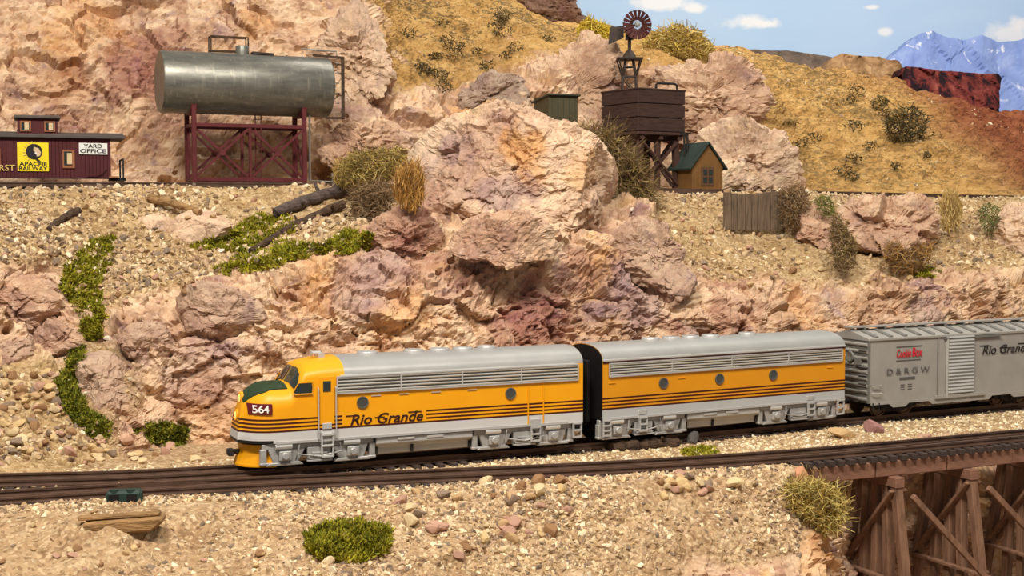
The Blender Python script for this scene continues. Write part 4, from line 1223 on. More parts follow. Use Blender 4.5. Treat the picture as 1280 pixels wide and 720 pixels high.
# windows of the cab: side window, door with window, windshield panes
def pane(x0, x1, z0, z1, name, mat, sy=-1, off=.002, inset=0):
    return MB().box(((x0 + x1) / 2, sy * (W + off), (z0 + z1) / 2), (x1 - x0, .006, z1 - z0)).build(name, mat, A, .0015)
for sy in (-1, 1):
    a0, a1 = px2x(A, 366, -W, .41), px2x(A, 390, -W, .41)
    w_ = MB(); poly = [(a0 + .012, .372), (a1, .372), (a1, .428), (a0 + .028, .428), (a0, .385)]
    w_.prism(poly, sy * (W + .001), sy * (W + .006)); w_.build('side_window', M['glass'], A)
    fr = MB(); fr.tube([(p[0], sy * (W + .005), p[1]) for p in poly], .004, 6, True); fr.build('side_window_frame', M['yellow'], A)
    d0, d1 = px2x(A, 399, -W, .3), px2x(A, 418, -W, .3)
    dr = MB().box(((d0 + d1) / 2, sy * (W + .001), .335), (d1 - d0, .006, .235)).build('cab_door', M['yellow'], A, .002)
    MB().box(((d0 + d1) / 2, sy * (W + .005), .405), ((d1 - d0) * .5, .004, .05)).build('door_window', M['glass'], dr)
    MB().box(((d0 + d1) / 2, sy * (W + .004), .21), ((d1 - d0) * .62, .006, .03)).build('door_step', M['silver'], A, .002)
    for x in (d0 - .006, d1 + .006):
        MB().tube([(x, sy * (W + .004), .40), (x, sy * (W + .012), .395), (x, sy * (W + .012), .15), (x, sy * (W + .004), .145)], .0035, 6).build('handrail', M['yellow'] if sy > 0 else M['silver'], A)
    ld = MB()
    for sx in (-1, 1): ld.box(((d0 + d1) / 2 + sx * .028, sy * (W + .006), .12), (.009, .014, .12))
    for z in (.062, .115, .168): ld.box(((d0 + d1) / 2, sy * (W + .006), z), (.06, .02, .009))
    ld.build('cab_ladder', M['silver'], A, .001)
# windshield: one pane on each half of the sloped cab front, set on the shell surface
bpy.context.view_layer.update()
_sh = BVHTree.FromPolygons([tuple(v.co) for v in bodyA.data.vertices], [tuple(p.vertices) for p in bodyA.data.polygons])
def on_shell(p, d):
    l, n, i, t = _sh.ray_cast(Vector(p), Vector(d), 3); return (l, n) if l is not None else (Vector(p), -Vector(d))
def decal(name, mat, grid, d, off, parent=A):
    """a patch laid on the shell: grid of start points shot along d"""
    R = len(grid); C = len(grid[0]); m = MB(); vs = []
    for row in grid:
        for p in row:
            l, n = on_shell(p, d)
            vs.append(l + Vector(d) * -off)
    vb = [v + Vector(d) * (off * 1.6) for v in vs]
    fs = [(r * C + c, r * C + c + 1, (r + 1) * C + c + 1, (r + 1) * C + c) for r in range(R - 1) for c in range(C - 1)]
    k = R * C
    fs += [tuple(i + k for i in f[::-1]) for f in fs]
    rim = [c for c in range(C)] + [r * C + C - 1 for r in range(1, R)] + [(R - 1) * C + c for c in range(C - 2, -1, -1)] + [r * C for r in range(R - 2, 0, -1)]
    fs += [(rim[i], rim[(i + 1) % len(rim)], rim[(i + 1) % len(rim)] + k, rim[i] + k) for i in range(len(rim))]
    m.add(vs + vb, fs)
    return m.build(name, mat, parent)
for sy in (-1, 1):
    ys = [sy * y for y in (.012, .04, .07, .10, .125, .145, .16, .17)]; zs_ = [.424, .436, .450, .464, .478, .492]
    g = [[(hx - .3, y * (1 - .16 * (j / 5) ** 1.5), z - max(0, abs(y) - .09) * .35) for y in ys] for j, z in enumerate(zs_)]
    decal('windshield_pane', M['glass'], g, (1, 0, 0), .006)
    # number board on the nose side
    g = [[(hx + x, sy * .6, z) for x in (.045, .07, .095, .12, .145)] for z in (.28, .306, .332)]
    nb = decal('number_board', M['darkred'], g, (0, -sy, 0), .007)
# antiglare panel on the nose top
g = [[(hx + x, u * .125 * (.30 + .70 * min(1, (x - .03) / .09) ** .6), .9) for u in np.linspace(-1, 1, 15)] for x in np.linspace(.035, .235, 22)]
decal('antiglare_panel', M['antiglare'], g, (0, 0, -1), .006)
# number 564 following the nose
_me = text_mesh('564', .05, 0, .0015, 'CENTER', .95, .0008)
for v in _me.vertices:
    l, n = on_shell((hx + .095 + v.co.x, -.6, .305 + v.co.y), (0, 1, 0)); v.co = (l.x, l.y - .009 - v.co.z * .3, l.z)
_me.materials.clear(); _me.materials.append(M['white']); link(bpy.data.objects.new('lettering', _me), A)
# headlamps on the nose
for z, r_ in ((.345, .026), (.262, .024)):
    l, n = on_shell((hx - .5, 0, z), (1, 0, 0))
    hl = MB().lathe(l + Vector((.008, 0, 0)), (-1, 0, .05), [(r_ * 1.25, 0), (r_ * 1.25, .012), (r_, .016), (r_, .01)], 18).build('headlamp_ring', M['yellow'], A, smooth=True)
    MB().lathe(l + Vector((-.002, 0, 0)), (-1, 0, .05), [(r_, 0), (r_ * .7, .007), (r_ * .1, .01)], 16).build('headlamp_lens', M['lamp'], hl, smooth=True)
# pilot
pil = MB()
R_ = []
for z, dx in ((Z0 - .008, .01), (.085, .012), (.03, -.012), (.022, -.012)):
    row = []
    for u in np.linspace(-1, 1, 13):
        y = u * .165; row.append((hx + .012 + dx + .15 * abs(u) ** 2.6, y, z))
    R_.append(row)
C_ = 13
vs = [p for r in R_ for p in r]; vb = [(p[0] + .02, p[1] * .95, p[2]) for p in vs]; k = len(vs)
fs = [(r * C_ + c, r * C_ + c + 1, (r + 1) * C_ + c + 1, (r + 1) * C_ + c) for r in range(3) for c in range(C_ - 1)]
fs += [tuple(i + k for i in f[::-1]) for f in fs]
rim = list(range(C_)) + [r * C_ + C_ - 1 for r in range(1, 4)] + [3 * C_ + c for c in range(C_ - 2, -1, -1)] + [r * C_ for r in range(2, 0, -1)]
fs += [(rim[i], rim[(i + 1) % len(rim)], rim[(i + 1) % len(rim)] + k, rim[i] + k) for i in range(len(rim))]
pil.add(vs + vb, fs); pil.build('pilot', M['yellow'], A)
MB().box((hx + .19, 0, .112), (.12, .30, .02)).build('pilot_bracket', M['under'], A)
coupler(A, hx + .055, -1, .085)
coupler(A, hx + LA - .03, 1)
# lettering between the stripes
x0 = px2x(A, 437, -W, .23); x1 = px2x(A, 529, -W, .23)
me = text_mesh('Rio Grande', .072, .28, .001, 'LEFT', 1.0, .0012)
wx = max(v.co.x for v in me.vertices)
for v in me.vertices: v.co.x *= (x1 - x0) / wx
me.materials.clear(); me.materials.append(M['letter'])
o = link(bpy.data.objects.new('lettering', me), A); o.location = (x0, -W - .0015, .228); o.rotation_euler = (math.pi / 2, 0, 0)
for q_ in ((x0 + .01, .252, .06), (x0 + .155, .236, .05), (x1 - .045, .252, .07)): MB().box((q_[0], -W - .0015, q_[1]), (q_[2], .003, .005)).build('lettering_bar', M['letter'], A)
# panels, rear steps
for px in (660, 679):
    xx = px2x(A, px, -W, .28); MB().box((xx, -W - .002, .245), (.006, .005, .20)).build('panel_seam', M['yellow'], A)
xx = px2x(A, 669, -W, .17); ladder(A, xx, .055, .135, .05, 3, .006, 'step'); MB().box((xx, -W - .002, .16), (.06, .006, .03)).build('access_panel', M['silver'], A, .003)
ladder(A, px2x(A, 721, -W, .1), .058, .14, .045, 3, .004, 'step')
for px in (470, 505, 545, 590): MB().box((px2x(A, px, -W, .34), -W - .002, .345), (.05, .004, .004)).build('latch', M['chrome'], A)
b = MB().box((hx + LA * .52, -W - .002, Z0 + .006), (LA * .86, .006, .012)).build('side_sill', M['silver'], A)
tA0 = px2x(A, 400, -W, .06); tA1 = px2x(A, 656, -W, .06)
blomberg(A, tA0); blomberg(A, tA1)
belly(A, tA0 + .29, tA1 - .29)
MB().box((0, 0, .125), (LA * .9, .24, .03)).box((0, 0, .085), (LA * .93, .15, .07)).build('underframe', M['under'], A)

# -- booster unit -----------------------------------------------------------
sB = s_px(main_path, 752, -.185, .3); LB = s_px(main_path, 1056, -.185, .3) - sB
B = place(main_path, sB, LB, 'booster_locomotive', 'yellow and silver booster locomotive without cab, coupled second in the train', 'locomotive')
hb = -LB / 2
matB = stripe_material('booster_livery', 1, 0, None, True)
bodyB, roofB = shell_objs(B, [(hb + x, W, Z0, ZS, ZT, 0) for x in (0, .02, .4, .8, 1.2, LB - .02, LB)], matB, hb, LB)
for sx, nm in ((-1, 'front_end'), (1, 'rear_end')):
    b = MB(); b.prism(ring(W - .004, Z0, ZS, ZT - .004), sx * (LB / 2 - .012), sx * (LB / 2 + .004), 'x'); b.build(nm, M['black'], B)
    MB().box((sx * (LB / 2 + .014), 0, .28), (.03, .12, .34)).build('diaphragm', M['black'], B, .006)
xb0 = px2x(B, 761, -W, .4); xb1 = px2x(B, 1052, -W, .4)
louvers(B, xb0, xb1, ZG0 + .004, ZS - .012)
for sy in (-1, 1):
    MB().box((0, sy * (W + .001), ZS + .006), (LB, .008, .012)).build('roof_gutter', M['chrome'], B, .002)
    MB().box((0, sy * (W + .001), ZS - .006), (LB, .005, .008)).build('gutter_line', M['letter'], B)
for px in (829, 899, 966): porthole(B, px2x(B, px, -W, .315), .315)
for px in (813, 839, 863, 888, 934): fan(B, px2x(B, px, 0, ZT))
for px in (803, 1013): MB().box((px2x(B, px, -W, .16), -W - .002, .165), (.055, .006, .026)).build('access_panel', M['chrome'], B, .003)
for px in (765, 852, 1037): MB().box((px2x(B, px, -W, .34), -W - .002, .335), (.045, .004, .004)).build('latch', M['yellow'], B)
MB().box((0, -W - .002, Z0 + .006), (LB, .006, .012)).build('side_sill', M['silver'], B)
tB0 = px2x(B, 806, -W, .06); tB1 = px2x(B, 1000, -W, .06)
blomberg(B, tB0); blomberg(B, tB1); belly(B, tB0 + .29, tB1 - .29)
ladder(B, px2x(B, 758, -W, .1), .05, .14, .045, 4, .004, 'step'); ladder(B, px2x(B, 1050, -W, .1), .05, .14, .045, 3, .004, 'step')
ladder(B, px2x(B, 803, -W, .1), .06, .14, .045, 3, .008, 'step'); ladder(B, px2x(B, 1013, -W, .1), .06, .14, .045, 3, .008, 'step')
coupler(B, hb + .03, -1); coupler(B, -hb - .03, 1)
MB().box((0, 0, .125), (LB * .9, .24, .03)).box((0, 0, .085), (LB * .93, .15, .07)).build('underframe', M['under'], B)

# -- boxcar -----------------------------------------------------------------
LC = 1.52; WC = .178; C0 = .095; C1 = .475; C2 = .53
sC = s_px(main_path, 1087, -.178, .3)
print('LENGTHS', LA, LB, sB - sA - LA, sC - sB - LB)
C = place(main_path, sC, LC, 'boxcar', 'silver grey steel boxcar behind the booster at the right edge', 'boxcar')
hc = -LC / 2
MB().box((0, 0, (C0 + C1) / 2), (LC - .03, 2 * WC - .01, C1 - C0)).build('body', M['boxgrey'], C)
rf = MB(); rf.prism([(-WC - .004, C1 - .004), (-WC - .004, C1 + .012), (0, C2), (WC + .004, C1 + .012), (WC + .004, C1 - .004)], hc, -hc, 'x'); rfo = rf.build('roof', M['boxgrey'], C, .003)
for i in range(13):
    x = hc + .07 + i * (LC - .14) / 12
    for sy in (-1, 1):
        MB().bar((x, sy * (WC - .005), C1 + .018), (x, sy * .04, C2 - .006), .03, .012).build('roof_rib', M['boxdark'], rfo, .003)
rw = MB()
for k in (-1, 0, 1): rw.box((0, k * .024, C2 + .014), (LC + .02, .021, .007))
rwo = rw.build('running_board', M['boxgrey'], C)
for i in range(9): MB().box((hc + .1 + i * (LC - .2) / 8, 0, C2 + .004), (.012, .07, .014)).build('board_saddle', M['boxdark'], rwo)
for sx in (-1, 1):
    e = MB().box((sx * (LC / 2 - .012), 0, (C0 + C1) / 2), (.012, 2 * WC - .004, C1 - C0)).build('end_wall', M['boxdark'], C)
    for i in range(9):
        z = C0 + .025 + i * .041
        MB().cyl((sx * (LC / 2 - .006), -WC + .012, z), (sx * (LC / 2 - .006), WC - .012, z), .011, 10).build('end_rib', M['boxgrey'], e)
    for i in range(7): MB().box((sx * (LC / 2 + .006), -WC + .045, C0 + .02 + .05 * i), (.012, .07, .006)).build('ladder_rung', M['boxdark'], C)
    MB().lathe((sx * (LC / 2 + .004), -.03, .37), (sx, 0, 0), [(.03, 0), (.034, .008), (.03, .016), (.006, .012)], 16).build('brake_wheel', M['boxdark'], C) if sx < 0 else None
    MB().box((sx * (LC / 2 + .008), -.10, .345), (.02, .05, .04)).build('placard', M['boxdark'], C) if sx < 0 else None
for sy in (-1, 1):
    xr0 = px2x(C, 1184, -WC, .3); xr1 = px2x(C, 1216, -WC, .3)
    d = MB().box(((xr0 + xr1) / 2, sy * (WC + .002), (C0 + C1) / 2 + .005), (xr1 - xr0, .01, C1 - C0 - .03)).build('sliding_door', M['boxdoor'], C)
    for i in range(17):
        z = C0 + .03 + i * .0215
        MB().box(((xr0 + xr1) / 2, sy * (WC + .009), z), (xr1 - xr0 - .004, .010, .010), Matrix.Rotation(sy * .4, 3, 'X')).build('door_rib', M['chrome'], d)
    MB().box(((xr0 + xr1) / 2 + .10, sy * (WC + .006), C1 - .01), (xr1 - xr0 + .26, .012, .010)).build('door_rail', M['boxdark'], C)
    MB().box(((xr0 + xr1) / 2, sy * (WC + .004), C0 + .006), (.42, .014, .02)).build('door_sill', M['boxgrey'], C)
    MB().box((xr0 - .006, sy * (WC + .006), (C0 + C1) / 2), (.01, .012, C1 - C0)).build('door_post', M['boxdoor'], C)
    sl = MB(); sl.prism([(hc + .03, C0), (-hc - .03, C0), (-hc - .03, C0 - .012), (-hc - .17, C0 - .012), (-hc - .20, C0 - .035), (-hc - .3, C0 - .035), (-hc - .33, C0 - .014), (.27, C0 - .014), (.24, C0 - .035), (-.24, C0 - .035), (-.27, C0 - .014), (hc + .33, C0 - .014), (hc + .30, C0 - .035), (hc + .20, C0 - .035), (hc + .17, C0 - .012), (hc + .03, C0 - .012)][::-1], sy * (WC - .004) - .004, sy * (WC - .004) + .004)
    sl.build('side_sill', M['boxgrey'], C)
    for z in (.20, .155): MB().tube([(hc + .03, sy * (WC + .002), z), (hc + .035, sy * (WC + .014), z), (hc + .095, sy * (WC + .014), z), (hc + .10, sy * (WC + .002), z)], .0035, 6).build('grab_iron', M['boxdoor'], C)
    for x in (hc + .56, -hc - .08): MB().box((x, sy * (WC - .003), (C0 + C1) / 2), (.004, .006, C1 - C0)).build('panel_seam', M['boxdark'], C)
    st = MB(); st.tube([(hc + .04, sy * WC, C0), (hc + .04, sy * WC, .045), (hc + .09, sy * WC, .045), (hc + .09, sy * WC, C0)], .005, 6); st.build('stirrup_step', M['under'], C)
def freight_truck(parent, x):
    tk = empty('truck', (x, 0, 0)); tk.parent = parent
    for sy in (-1, 1):
        y = sy * .125
        f = MB()
        f.prism([(-.17, .075), (-.14, .088), (-.06, .092), (.06, .092), (.14, .088), (.17, .075), (.17, .05), (.13, .052), (.06, .03), (-.06, .03), (-.13, .052), (-.17, .05)], y - .012, y + .012)
        f.build('side_frame', M['under'], tk, .003)
        for k in (-.022, 0, .022): MB().cyl((k, y + sy * .014, .035), (k, y + sy * .014, .078), .01, 8).build('spring', M['under'], tk)
        for ax in (-.105, .105):
            MB().box((ax, y + sy * .016, .064), (.04, .014, .04)).build('journal_box', M['under'], tk, .004)
            MB().lathe((ax, sy * .088, .0525), (0, sy, 0), [(.058, -.004), (.0525, .0), (.0525, .018), (.046, .019), (.04, .012), (.02, .012), (.018, .022)], 20).build('wheel', M['rail'], tk)
    MB().box((0, 0, .06), (.05, .26, .035)).build('bolster', M['under'], tk)
    for ax in (-.105, .105): MB().cyl((ax, -.1, .0525), (ax, .1, .0525), .01, 8).build('axle', M['under'], tk)
    return tk
freight_truck(C, hc + .26); freight_truck(C, -hc - .26)
MB().box((0, 0, .085), (LC - .1, .06, .035)).box((.1, -.06, .07), (.16, .07, .05)).box((-.15, .05, .068), (.12, .08, .05)).build('underframe', M['under'], C)
coupler(C, hc + .02, -1); coupler(C, -hc - .02, 1)
lx = px2x(C, 1121, -WC, .4); lx2 = px2x(C, 1153, -WC, .4)
def fit(txt, mat, x0, x1, z, size, shear=0, bold=.0008, space=1.0, y=None, parent=C):
    me = text_mesh(txt, size, shear, .0008, 'LEFT', space, bold)
    lo = min(v.co.x for v in me.vertices); wx = max(v.co.x for v in me.vertices) - lo
    for v in me.vertices: v.co.x = (v.co.x - lo) * (x1 - x0) / wx
    me.materials.clear(); me.materials.append(mat)
    o = link(bpy.data.objects.new('lettering', me), parent); o.location = (x0, (-WC - .0012) if y is None else y, z); o.rotation_euler = (math.pi / 2, 0, 0)
    return o
fit('Cookie', M['redink'], lx, lx + (lx2 - lx) * .56, .385, .07, .15, .001); fit('Box', M['redink'], lx + (lx2 - lx) * .60, lx2, .388, .08, .15, .001)
MB().box(((lx + lx2) / 2, -WC + .0035, .427), (lx2 - lx, .002, .006)).build('print_line', M['ink_grey'], C)
MB().box(((lx + lx2) / 2 - .004, -WC + .0035, .343), ((lx2 - lx) * .95, .002, .006)).build('print_line', M['ink_grey'], C)
fit('D & R G W', M['ink_grey'], px2x(C, 1109, -WC, .28), px2x(C, 1162, -WC, .28), .278, .052, 0, .0)
MB().box(((lx + lx2) / 2 - .012, -WC + .0035, .232), ((lx2 - lx) * .6, .002, .016)).build('print_block', M['ink_grey'], C)
for dx in (-.05, .01):
    for dz in (0, -.014, -.028): MB().box(((lx + lx2) / 2 + dx, -WC + .0035, .194 + dz), (.034, .002, .004)).build('print_line', M['ink_grey'], C)
xr = px2x(C, 1228, -WC, .38); fit('Rio Grande', M['ink'], xr, xr + .42, .372, .08, .28, .0003)
for q_ in ((xr + .02, .402, .08), (xr + .19, .382, .07), (xr + .36, .402, .09)): MB().box((q_[0], -WC + .0035, q_[1]), (q_[2], .003, .006)).build('lettering_bar', M['ink'], C)
# ------------------------------------------------------------------ steel oil tank on its red frame
al = math.radians(24)
tk_loc = at(308, 230, 6.85)
T = empty('steel_tank', tk_loc, al); tag(T, 'long grey steel oil tank lying on a dark red braced frame', 'tank')
TR = .235; TL = 1.305; TZ = .765
pr = [(TR * .3, 0), (TR * .97, .0), (TR, .012), (TR, TL - .012), (TR * .97, TL), (TR * .3, TL)]
MB().lathe((-TL / 2, 0, TZ), (1, 0, 0), pr, 64).build('tank_shell', M['tank'], T, smooth=True)
MB().lathe((-.02, 0, TZ + TR - .02), (0, 0, 1), [(.052, 0), (.052, .07), (.048, .08), (.02, .082)], 24).build('dome_hatch', M['tank'], T, smooth=True)
MB().box((.13, -.02, TZ + TR + .005), (.16, .09, .016), Matrix.Rotation(.05, 3, 'Y')).build('hatch_plate', M['millsteel'], T)
pf = MB()
for x in (-.24, .05):
    pf.bar((x, .10, TZ + TR - .05), (x, .10, TZ + TR + .14), .010, .010)
    pf.bar((x, .18, TZ + TR - .08), (x, .18, TZ + TR + .14), .010, .010)
for z in (.03, .14):
    pf.bar((-.24, .10, TZ + TR + z), (.05, .10, TZ + TR + z), .010, .010); pf.bar((-.24, .18, TZ + TR + z), (.05, .18, TZ + TR + z), .010, .010)
pf.build('top_railing', M['bark_dark'], T)
fr = MB()
XR = TL / 2 + .10
fr.bar((XR, -.10, TZ - TR - .01), (XR, -.10, TZ + TR - .0), .018, .035); fr.bar((XR - .24, -.10, TZ + TR + .006), (XR + .01, -.10, TZ + TR - .004), .02, .016); fr.bar((XR - .14, -.10, TZ - TR - .008), (XR + .01, -.10, TZ - TR - .008), .02, .016)
fr.build('end_bracket', M['bark_dark'], T)
MB().tube([(XR - .30, .0, TZ + TR - .01), (XR - .30, 0, TZ + TR + .06), (XR - .02, 0, TZ + TR + .055), (XR - .02, 0, TZ + TR)], .006, 6).build('vent_pipe', M['pipe'], T)
for k in range(6): MB().bar((XR - .03, 0, TZ - .2 + .08 * k), (XR, 0, TZ - .2 + .08 * k), .01, .008).build('bracket_rung', M['pipe'], T)
LX = .425; LY = .14; ZTOP = .44; ZBOT = .03
for sy in (-1, 1):
    for x in (-LX, LX):
        MB().box((x, sy * LY, (TZ - TR * .72) / 2), (.034, .034, TZ - TR * .72)).build('leg', M['oxide'], T, .003)
    MB().box((0, sy * LY, ZTOP / 2), (.022, .022, ZTOP)).build('middle_post', M['oxide'], T, .002)
    for z in (ZTOP, ZBOT): MB().box((0, sy * LY, z), (2 * LX + .03, .03, .03)).build('frame_beam', M['oxide'], T, .003)
    for x0, x1 in ((-LX, 0), (0, LX)):
        MB().bar((x0, sy * LY, ZBOT + .01), (x1, sy * LY, ZTOP - .01), .016, .018).build('cross_brace', M['oxide'], T)
        MB().bar((x0, sy * (LY - .016), ZTOP - .01), (x1, sy * (LY - .016), ZBOT + .01), .016, .018).build('cross_brace', M['oxide'], T)
        MB().box(((x0 + x1) / 2, sy * (LY + .006), (ZTOP + ZBOT) / 2), (.045, .012, .045)).build('gusset', M['oxide'], T)
for x in (-LX, LX):
    for z in (ZTOP, ZBOT): MB().box((x, 0, z), (.026, 2 * LY, .026)).build('end_beam', M['oxide'], T, .002)
    MB().bar((x, -LY, ZBOT), (x, LY, ZTOP), .016, .016).build('end_brace', M['oxide'], T)
    MB().prism([(-.15, TZ - TR * .9), (-.17, TZ - TR * .55), (.17, TZ - TR * .55), (.15, TZ - TR * .9), (.08, TZ - TR * 1.05), (-.08, TZ - TR * 1.05)], x - .02, x + .02, 'x').build('saddle', M['oxide'], T)
la = MB()
for x in (.07, .115): la.bar((x, -.02, .02), (x, -.02, TZ - TR), .008, .008)
lo = la.build('ladder', M['oxide'], T)
for k in range(11): MB().bar((.07, -.02, .05 + .045 * k), (.115, -.02, .05 + .045 * k), .006, .006).build('rung', M['oxide'], lo)
MB().tube([(LX + .06, -.08, TZ - TR + .04), (LX + .06, -.08, .03), (LX + .24, -.08, .02), (LX + .25, -.08, .07), (LX + .31, -.08, .07)], .008, 8).build('drain_pipe', M['pipe'], T)
MB().box((LX + .25, -.08, .075), (.03, .03, .03)).build('valve', M['pipe'], T)

# ------------------------------------------------------------------ caboose body used as a yard office
kd = 6.48
k_loc = at(139, 226, kd)
K = empty('caboose', k_loc, math.radians(20)); tag(K, 'dark maroon caboose with cupola serving as a yard office', 'caboose')
KH = .285; KW = .36; KL = 1.18      # body reaches from x=-KL to 0, near side y=0
bd = MB().box((-KL / 2, KW / 2, .02 + KH / 2), (KL, KW - .02, KH)).build('body', M['caboose'], K)
nb_ = 46
for i in range(nb_):
    MB().box((-KL + KL * (i + .5) / nb_, .004, .02 + KH / 2), (KL / nb_ - .0022, .012, KH)).build('board', M['caboose'], bd)
rf = MB(); rf.prism([(-.035, .02 + KH), (-.035, .02 + KH + .022), (KW / 2, .02 + KH + .052), (KW + .035, .02 + KH + .022), (KW + .035, .02 + KH)], -KL - .12, .10, 'x'); rf.build('roof', M['roofgrey'], K, .003)
MB().box((-.51, KW / 2, .02 + KH + .06), (.27, .02, .012)).build('roof_walk', M['roofgrey'], K)
cx0, cx1 = -.64, -.365
cz = .02 + KH + .012
cp = MB().box(((cx0 + cx1) / 2, KW / 2, cz + .065), (cx1 - cx0, KW - .06, .13)).build('cupola', M['caboose'], K)
MB().prism([(.005, cz + .128), (.005, cz + .142), (KW / 2, cz + .162), (KW - .005, cz + .142), (KW - .005, cz + .128)], cx0 - .02, cx1 + .02, 'x').build('cupola_roof', M['roofgrey'], K, .003)
for x in ((cx0 * .80 + cx1 * .20), (cx0 * .20 + cx1 * .80)):
    w_ = MB().box((x, .026, cz + .072), (.075, .012, .075)).build('cupola_window', M['tan_trim'], K)
    MB().box((x, .019, cz + .072), (.055, .006, .055)).build('pane', M['glass'], w_)
    MB().box((x + .008, .016, cz + .072), (.03, .004, .05)).build('blind', M['shade_tan'], w_)
for x in (-.295, -.80):
    w_ = MB().box((x, -.006, .155), (.085, .014, .135)).build('window', M['tan_trim'], K, .003)
    MB().box((x - .004, -.014, .16), (.055, .006, .098)).build('pane', M['glass'], w_)
    MB().box((x + .006, -.018, .158), (.034, .004, .08)).build('blind', M['shade_tan'], w_)
# signs
sx0, sx1 = -.645, -.432
sg = MB().box(((sx0 + sx1) / 2, -.008, .168), (sx1 - sx0, .008, .205)).build('railway_sign', M['signyellow'], K)
sc_ = ((sx0 + sx1) / 2 + .008, .205)
MB().lathe((sc_[0], -.0125, sc_[1]), (0, -1, 0), [(.056, 0), (.056, .002)], 24).build('emblem_disc', M['ink'], sg)
hd = MB(); hd.prism([(sc_[0] + .0, sc_[1] + .035), (sc_[0] + .03, sc_[1] + .025), (sc_[0] + .047, sc_[1] - .005), (sc_[0] + .04, sc_[1] - .03), (sc_[0] + .018, sc_[1] - .036), (sc_[0] + .012, sc_[1] - .008), (sc_[0] - .006, sc_[1] + .01)], -.0165, -.0145); hd.build('emblem_profile', M['shade_tan'], sg)
MB().lathe((sc_[0] + .012, -.0165, sc_[1] - .012), (0, -1, 0), [(.008, 0), (.008, .001)], 10).build('emblem_dot', M['white'], sg)
MB().prism([(sc_[0] - .01, sc_[1] - .04), (sc_[0] + .02, sc_[1] - .046), (sc_[0] + .05, sc_[1] - .075), (sc_[0] + .036, sc_[1] - .08)], -.0165, -.0125).build('emblem_braid', M['ink'], sg)
for k in range(9):
    a = math.radians(100 + 17 * k)
    MB().bar((sc_[0] + .059 * math.cos(a), -.013, sc_[1] + .059 * math.sin(a)), (sc_[0] + .078 * math.cos(a), -.013, sc_[1] + .078 * math.sin(a)), .002, .009, up=(0, -1, 0)).build('emblem_feather', M['shade_tan'], sg)
def ktext(txt, mat, x0, x1, z, size, bold=.001):
    me = text_mesh(txt, size, 0, .0008, 'LEFT', 1.0, bold)
    lo = min(v.co.x for v in me.vertices); wx = max(v.co.x for v in me.vertices) - lo
    for v in me.vertices: v.co.x = (v.co.x - lo) * (x1 - x0) / wx
    me.materials.clear(); me.materials.append(mat)
    o = link(bpy.data.objects.new('lettering', me), K); o.location = (x0, -.0135, z); o.rotation_euler = (math.pi / 2, 0, 0)
ktext('APACHE', M['ink'], sx0 + .012, sx1 - .012, .116, .038, .0008)
ktext('RAILWAY', M['ink'], sx0 + .01, sx1 - .01, .084, .038, .0008)
MB().box((-.123, -.008, .232), (.198, .008, .082)).build('office_sign', M['signwhite'], K)
ktext('YARD', M['ink'], -.19, -.06, .25, .04, .0008)
ktext('OFFICE', M['ink'], -.215, -.035, .214, .04, .0008)
ktext('RST', M['goldink'], -.768, -.662, .085, .06, .0008)
MB().tube([(-.17, -.012, .03), (-.10, -.016, .034), (-.06, -.018, .055), (-.035, -.018, .09)], .004, 6).build('handrail', M['caboose'], K)
# end platform
MB().box((.055, KW / 2, .012), (.11, KW - .06, .022)).build('platform', M['under'], K)
MB().bar((.088, .02, .02), (.088, .02, .165), .012, .012).build('platform_post', M['under'], K)
MB().bar((.088, KW - .02, .02), (.088, KW - .02, .165), .012, .012).build('platform_post', M['under'], K)
MB().bar((.088, .02, .16), (.088, KW - .02, .16), .01, .01).build('platform_rail', M['under'], K)
MB().box((.02, .015, .028), (.07, .05, .012)).build('platform_step', M['tan_trim'], K)

# ------------------------------------------------------------------ brown water tower
bt = math.radians(33)
cpos = at(797, 236.5, 7.22)
WT = empty('water_tower', cpos, bt); tag(WT, 'square dark brown timber water tank on braced wooden legs', 'water tower')
a_ = .50; HB = .475; HT = .82     # near corner at local (0,0); x to the right, y to the left rear
hh_ = (HT - HB) / 3
tkk = MB().box((a_ / 2, a_ / 2, (HB + HT) / 2), (a_ - .03, a_ - .03, HT - HB - .01)).build('tank_core', M['brownwood'], WT)
for k in range(3):
    z = HB + hh_ * (k + .5)
    for nm, c_, sz in (('f', (a_ / 2, .008, z), (a_, .016, hh_ - .006)), ('b', (a_ / 2, a_ - .008, z), (a_, .016, hh_ - .006)), ('l', (.008, a_ / 2, z), (.016, a_ - .033, hh_ - .006)), ('r', (a_ - .008, a_ / 2, z), (.016, a_ - .033, hh_ - .006))):
        MB().box(c_, sz).build('plank', M['brownwood'], WT, .003)
MB().box((a_ / 2, a_ / 2, HT + .002), (a_ + .012, a_ + .012, .014)).build('tank_lid', M['brownwood'], WT, .003)
MB().box((a_ / 2, a_ / 2, HB - .014), (a_ + .03, a_ + .03, .024)).build('deck', M['brownleg'], WT, .003)
for x in (.05, a_ / 2, a_ - .05): MB().box((x, a_ / 2, HB - .045), (.04, a_, .04)).build('joist', M['brownleg'], WT, .003)
for x in (.06, a_ - .06):
    for y in (.06, a_ - .06): MB().bar((x, y, HB - .06), (x + (-.02 if x < .2 else .02), y + (-.02 if y < .2 else .02), -.05), .05, .05).build('leg', M['brownleg'], WT, .004)
for y in (.06, a_ - .06):
    MB().bar((a_ / 2, y, HB - .06), (a_ / 2, y, -.05), .045, .045).build('leg', M['brownleg'], WT, .004)
    MB().bar((.05, y - .028, .03), (a_ - .05, y - .028, HB - .07), .016, .032, up=(0, 1, 0)).build('brace', M['brownleg'], WT)
    MB().bar((.05, y - .040, HB - .07), (a_ - .05, y - .040, .03), .016, .032, up=(0, 1, 0)).build('brace', M['brownleg'], WT)
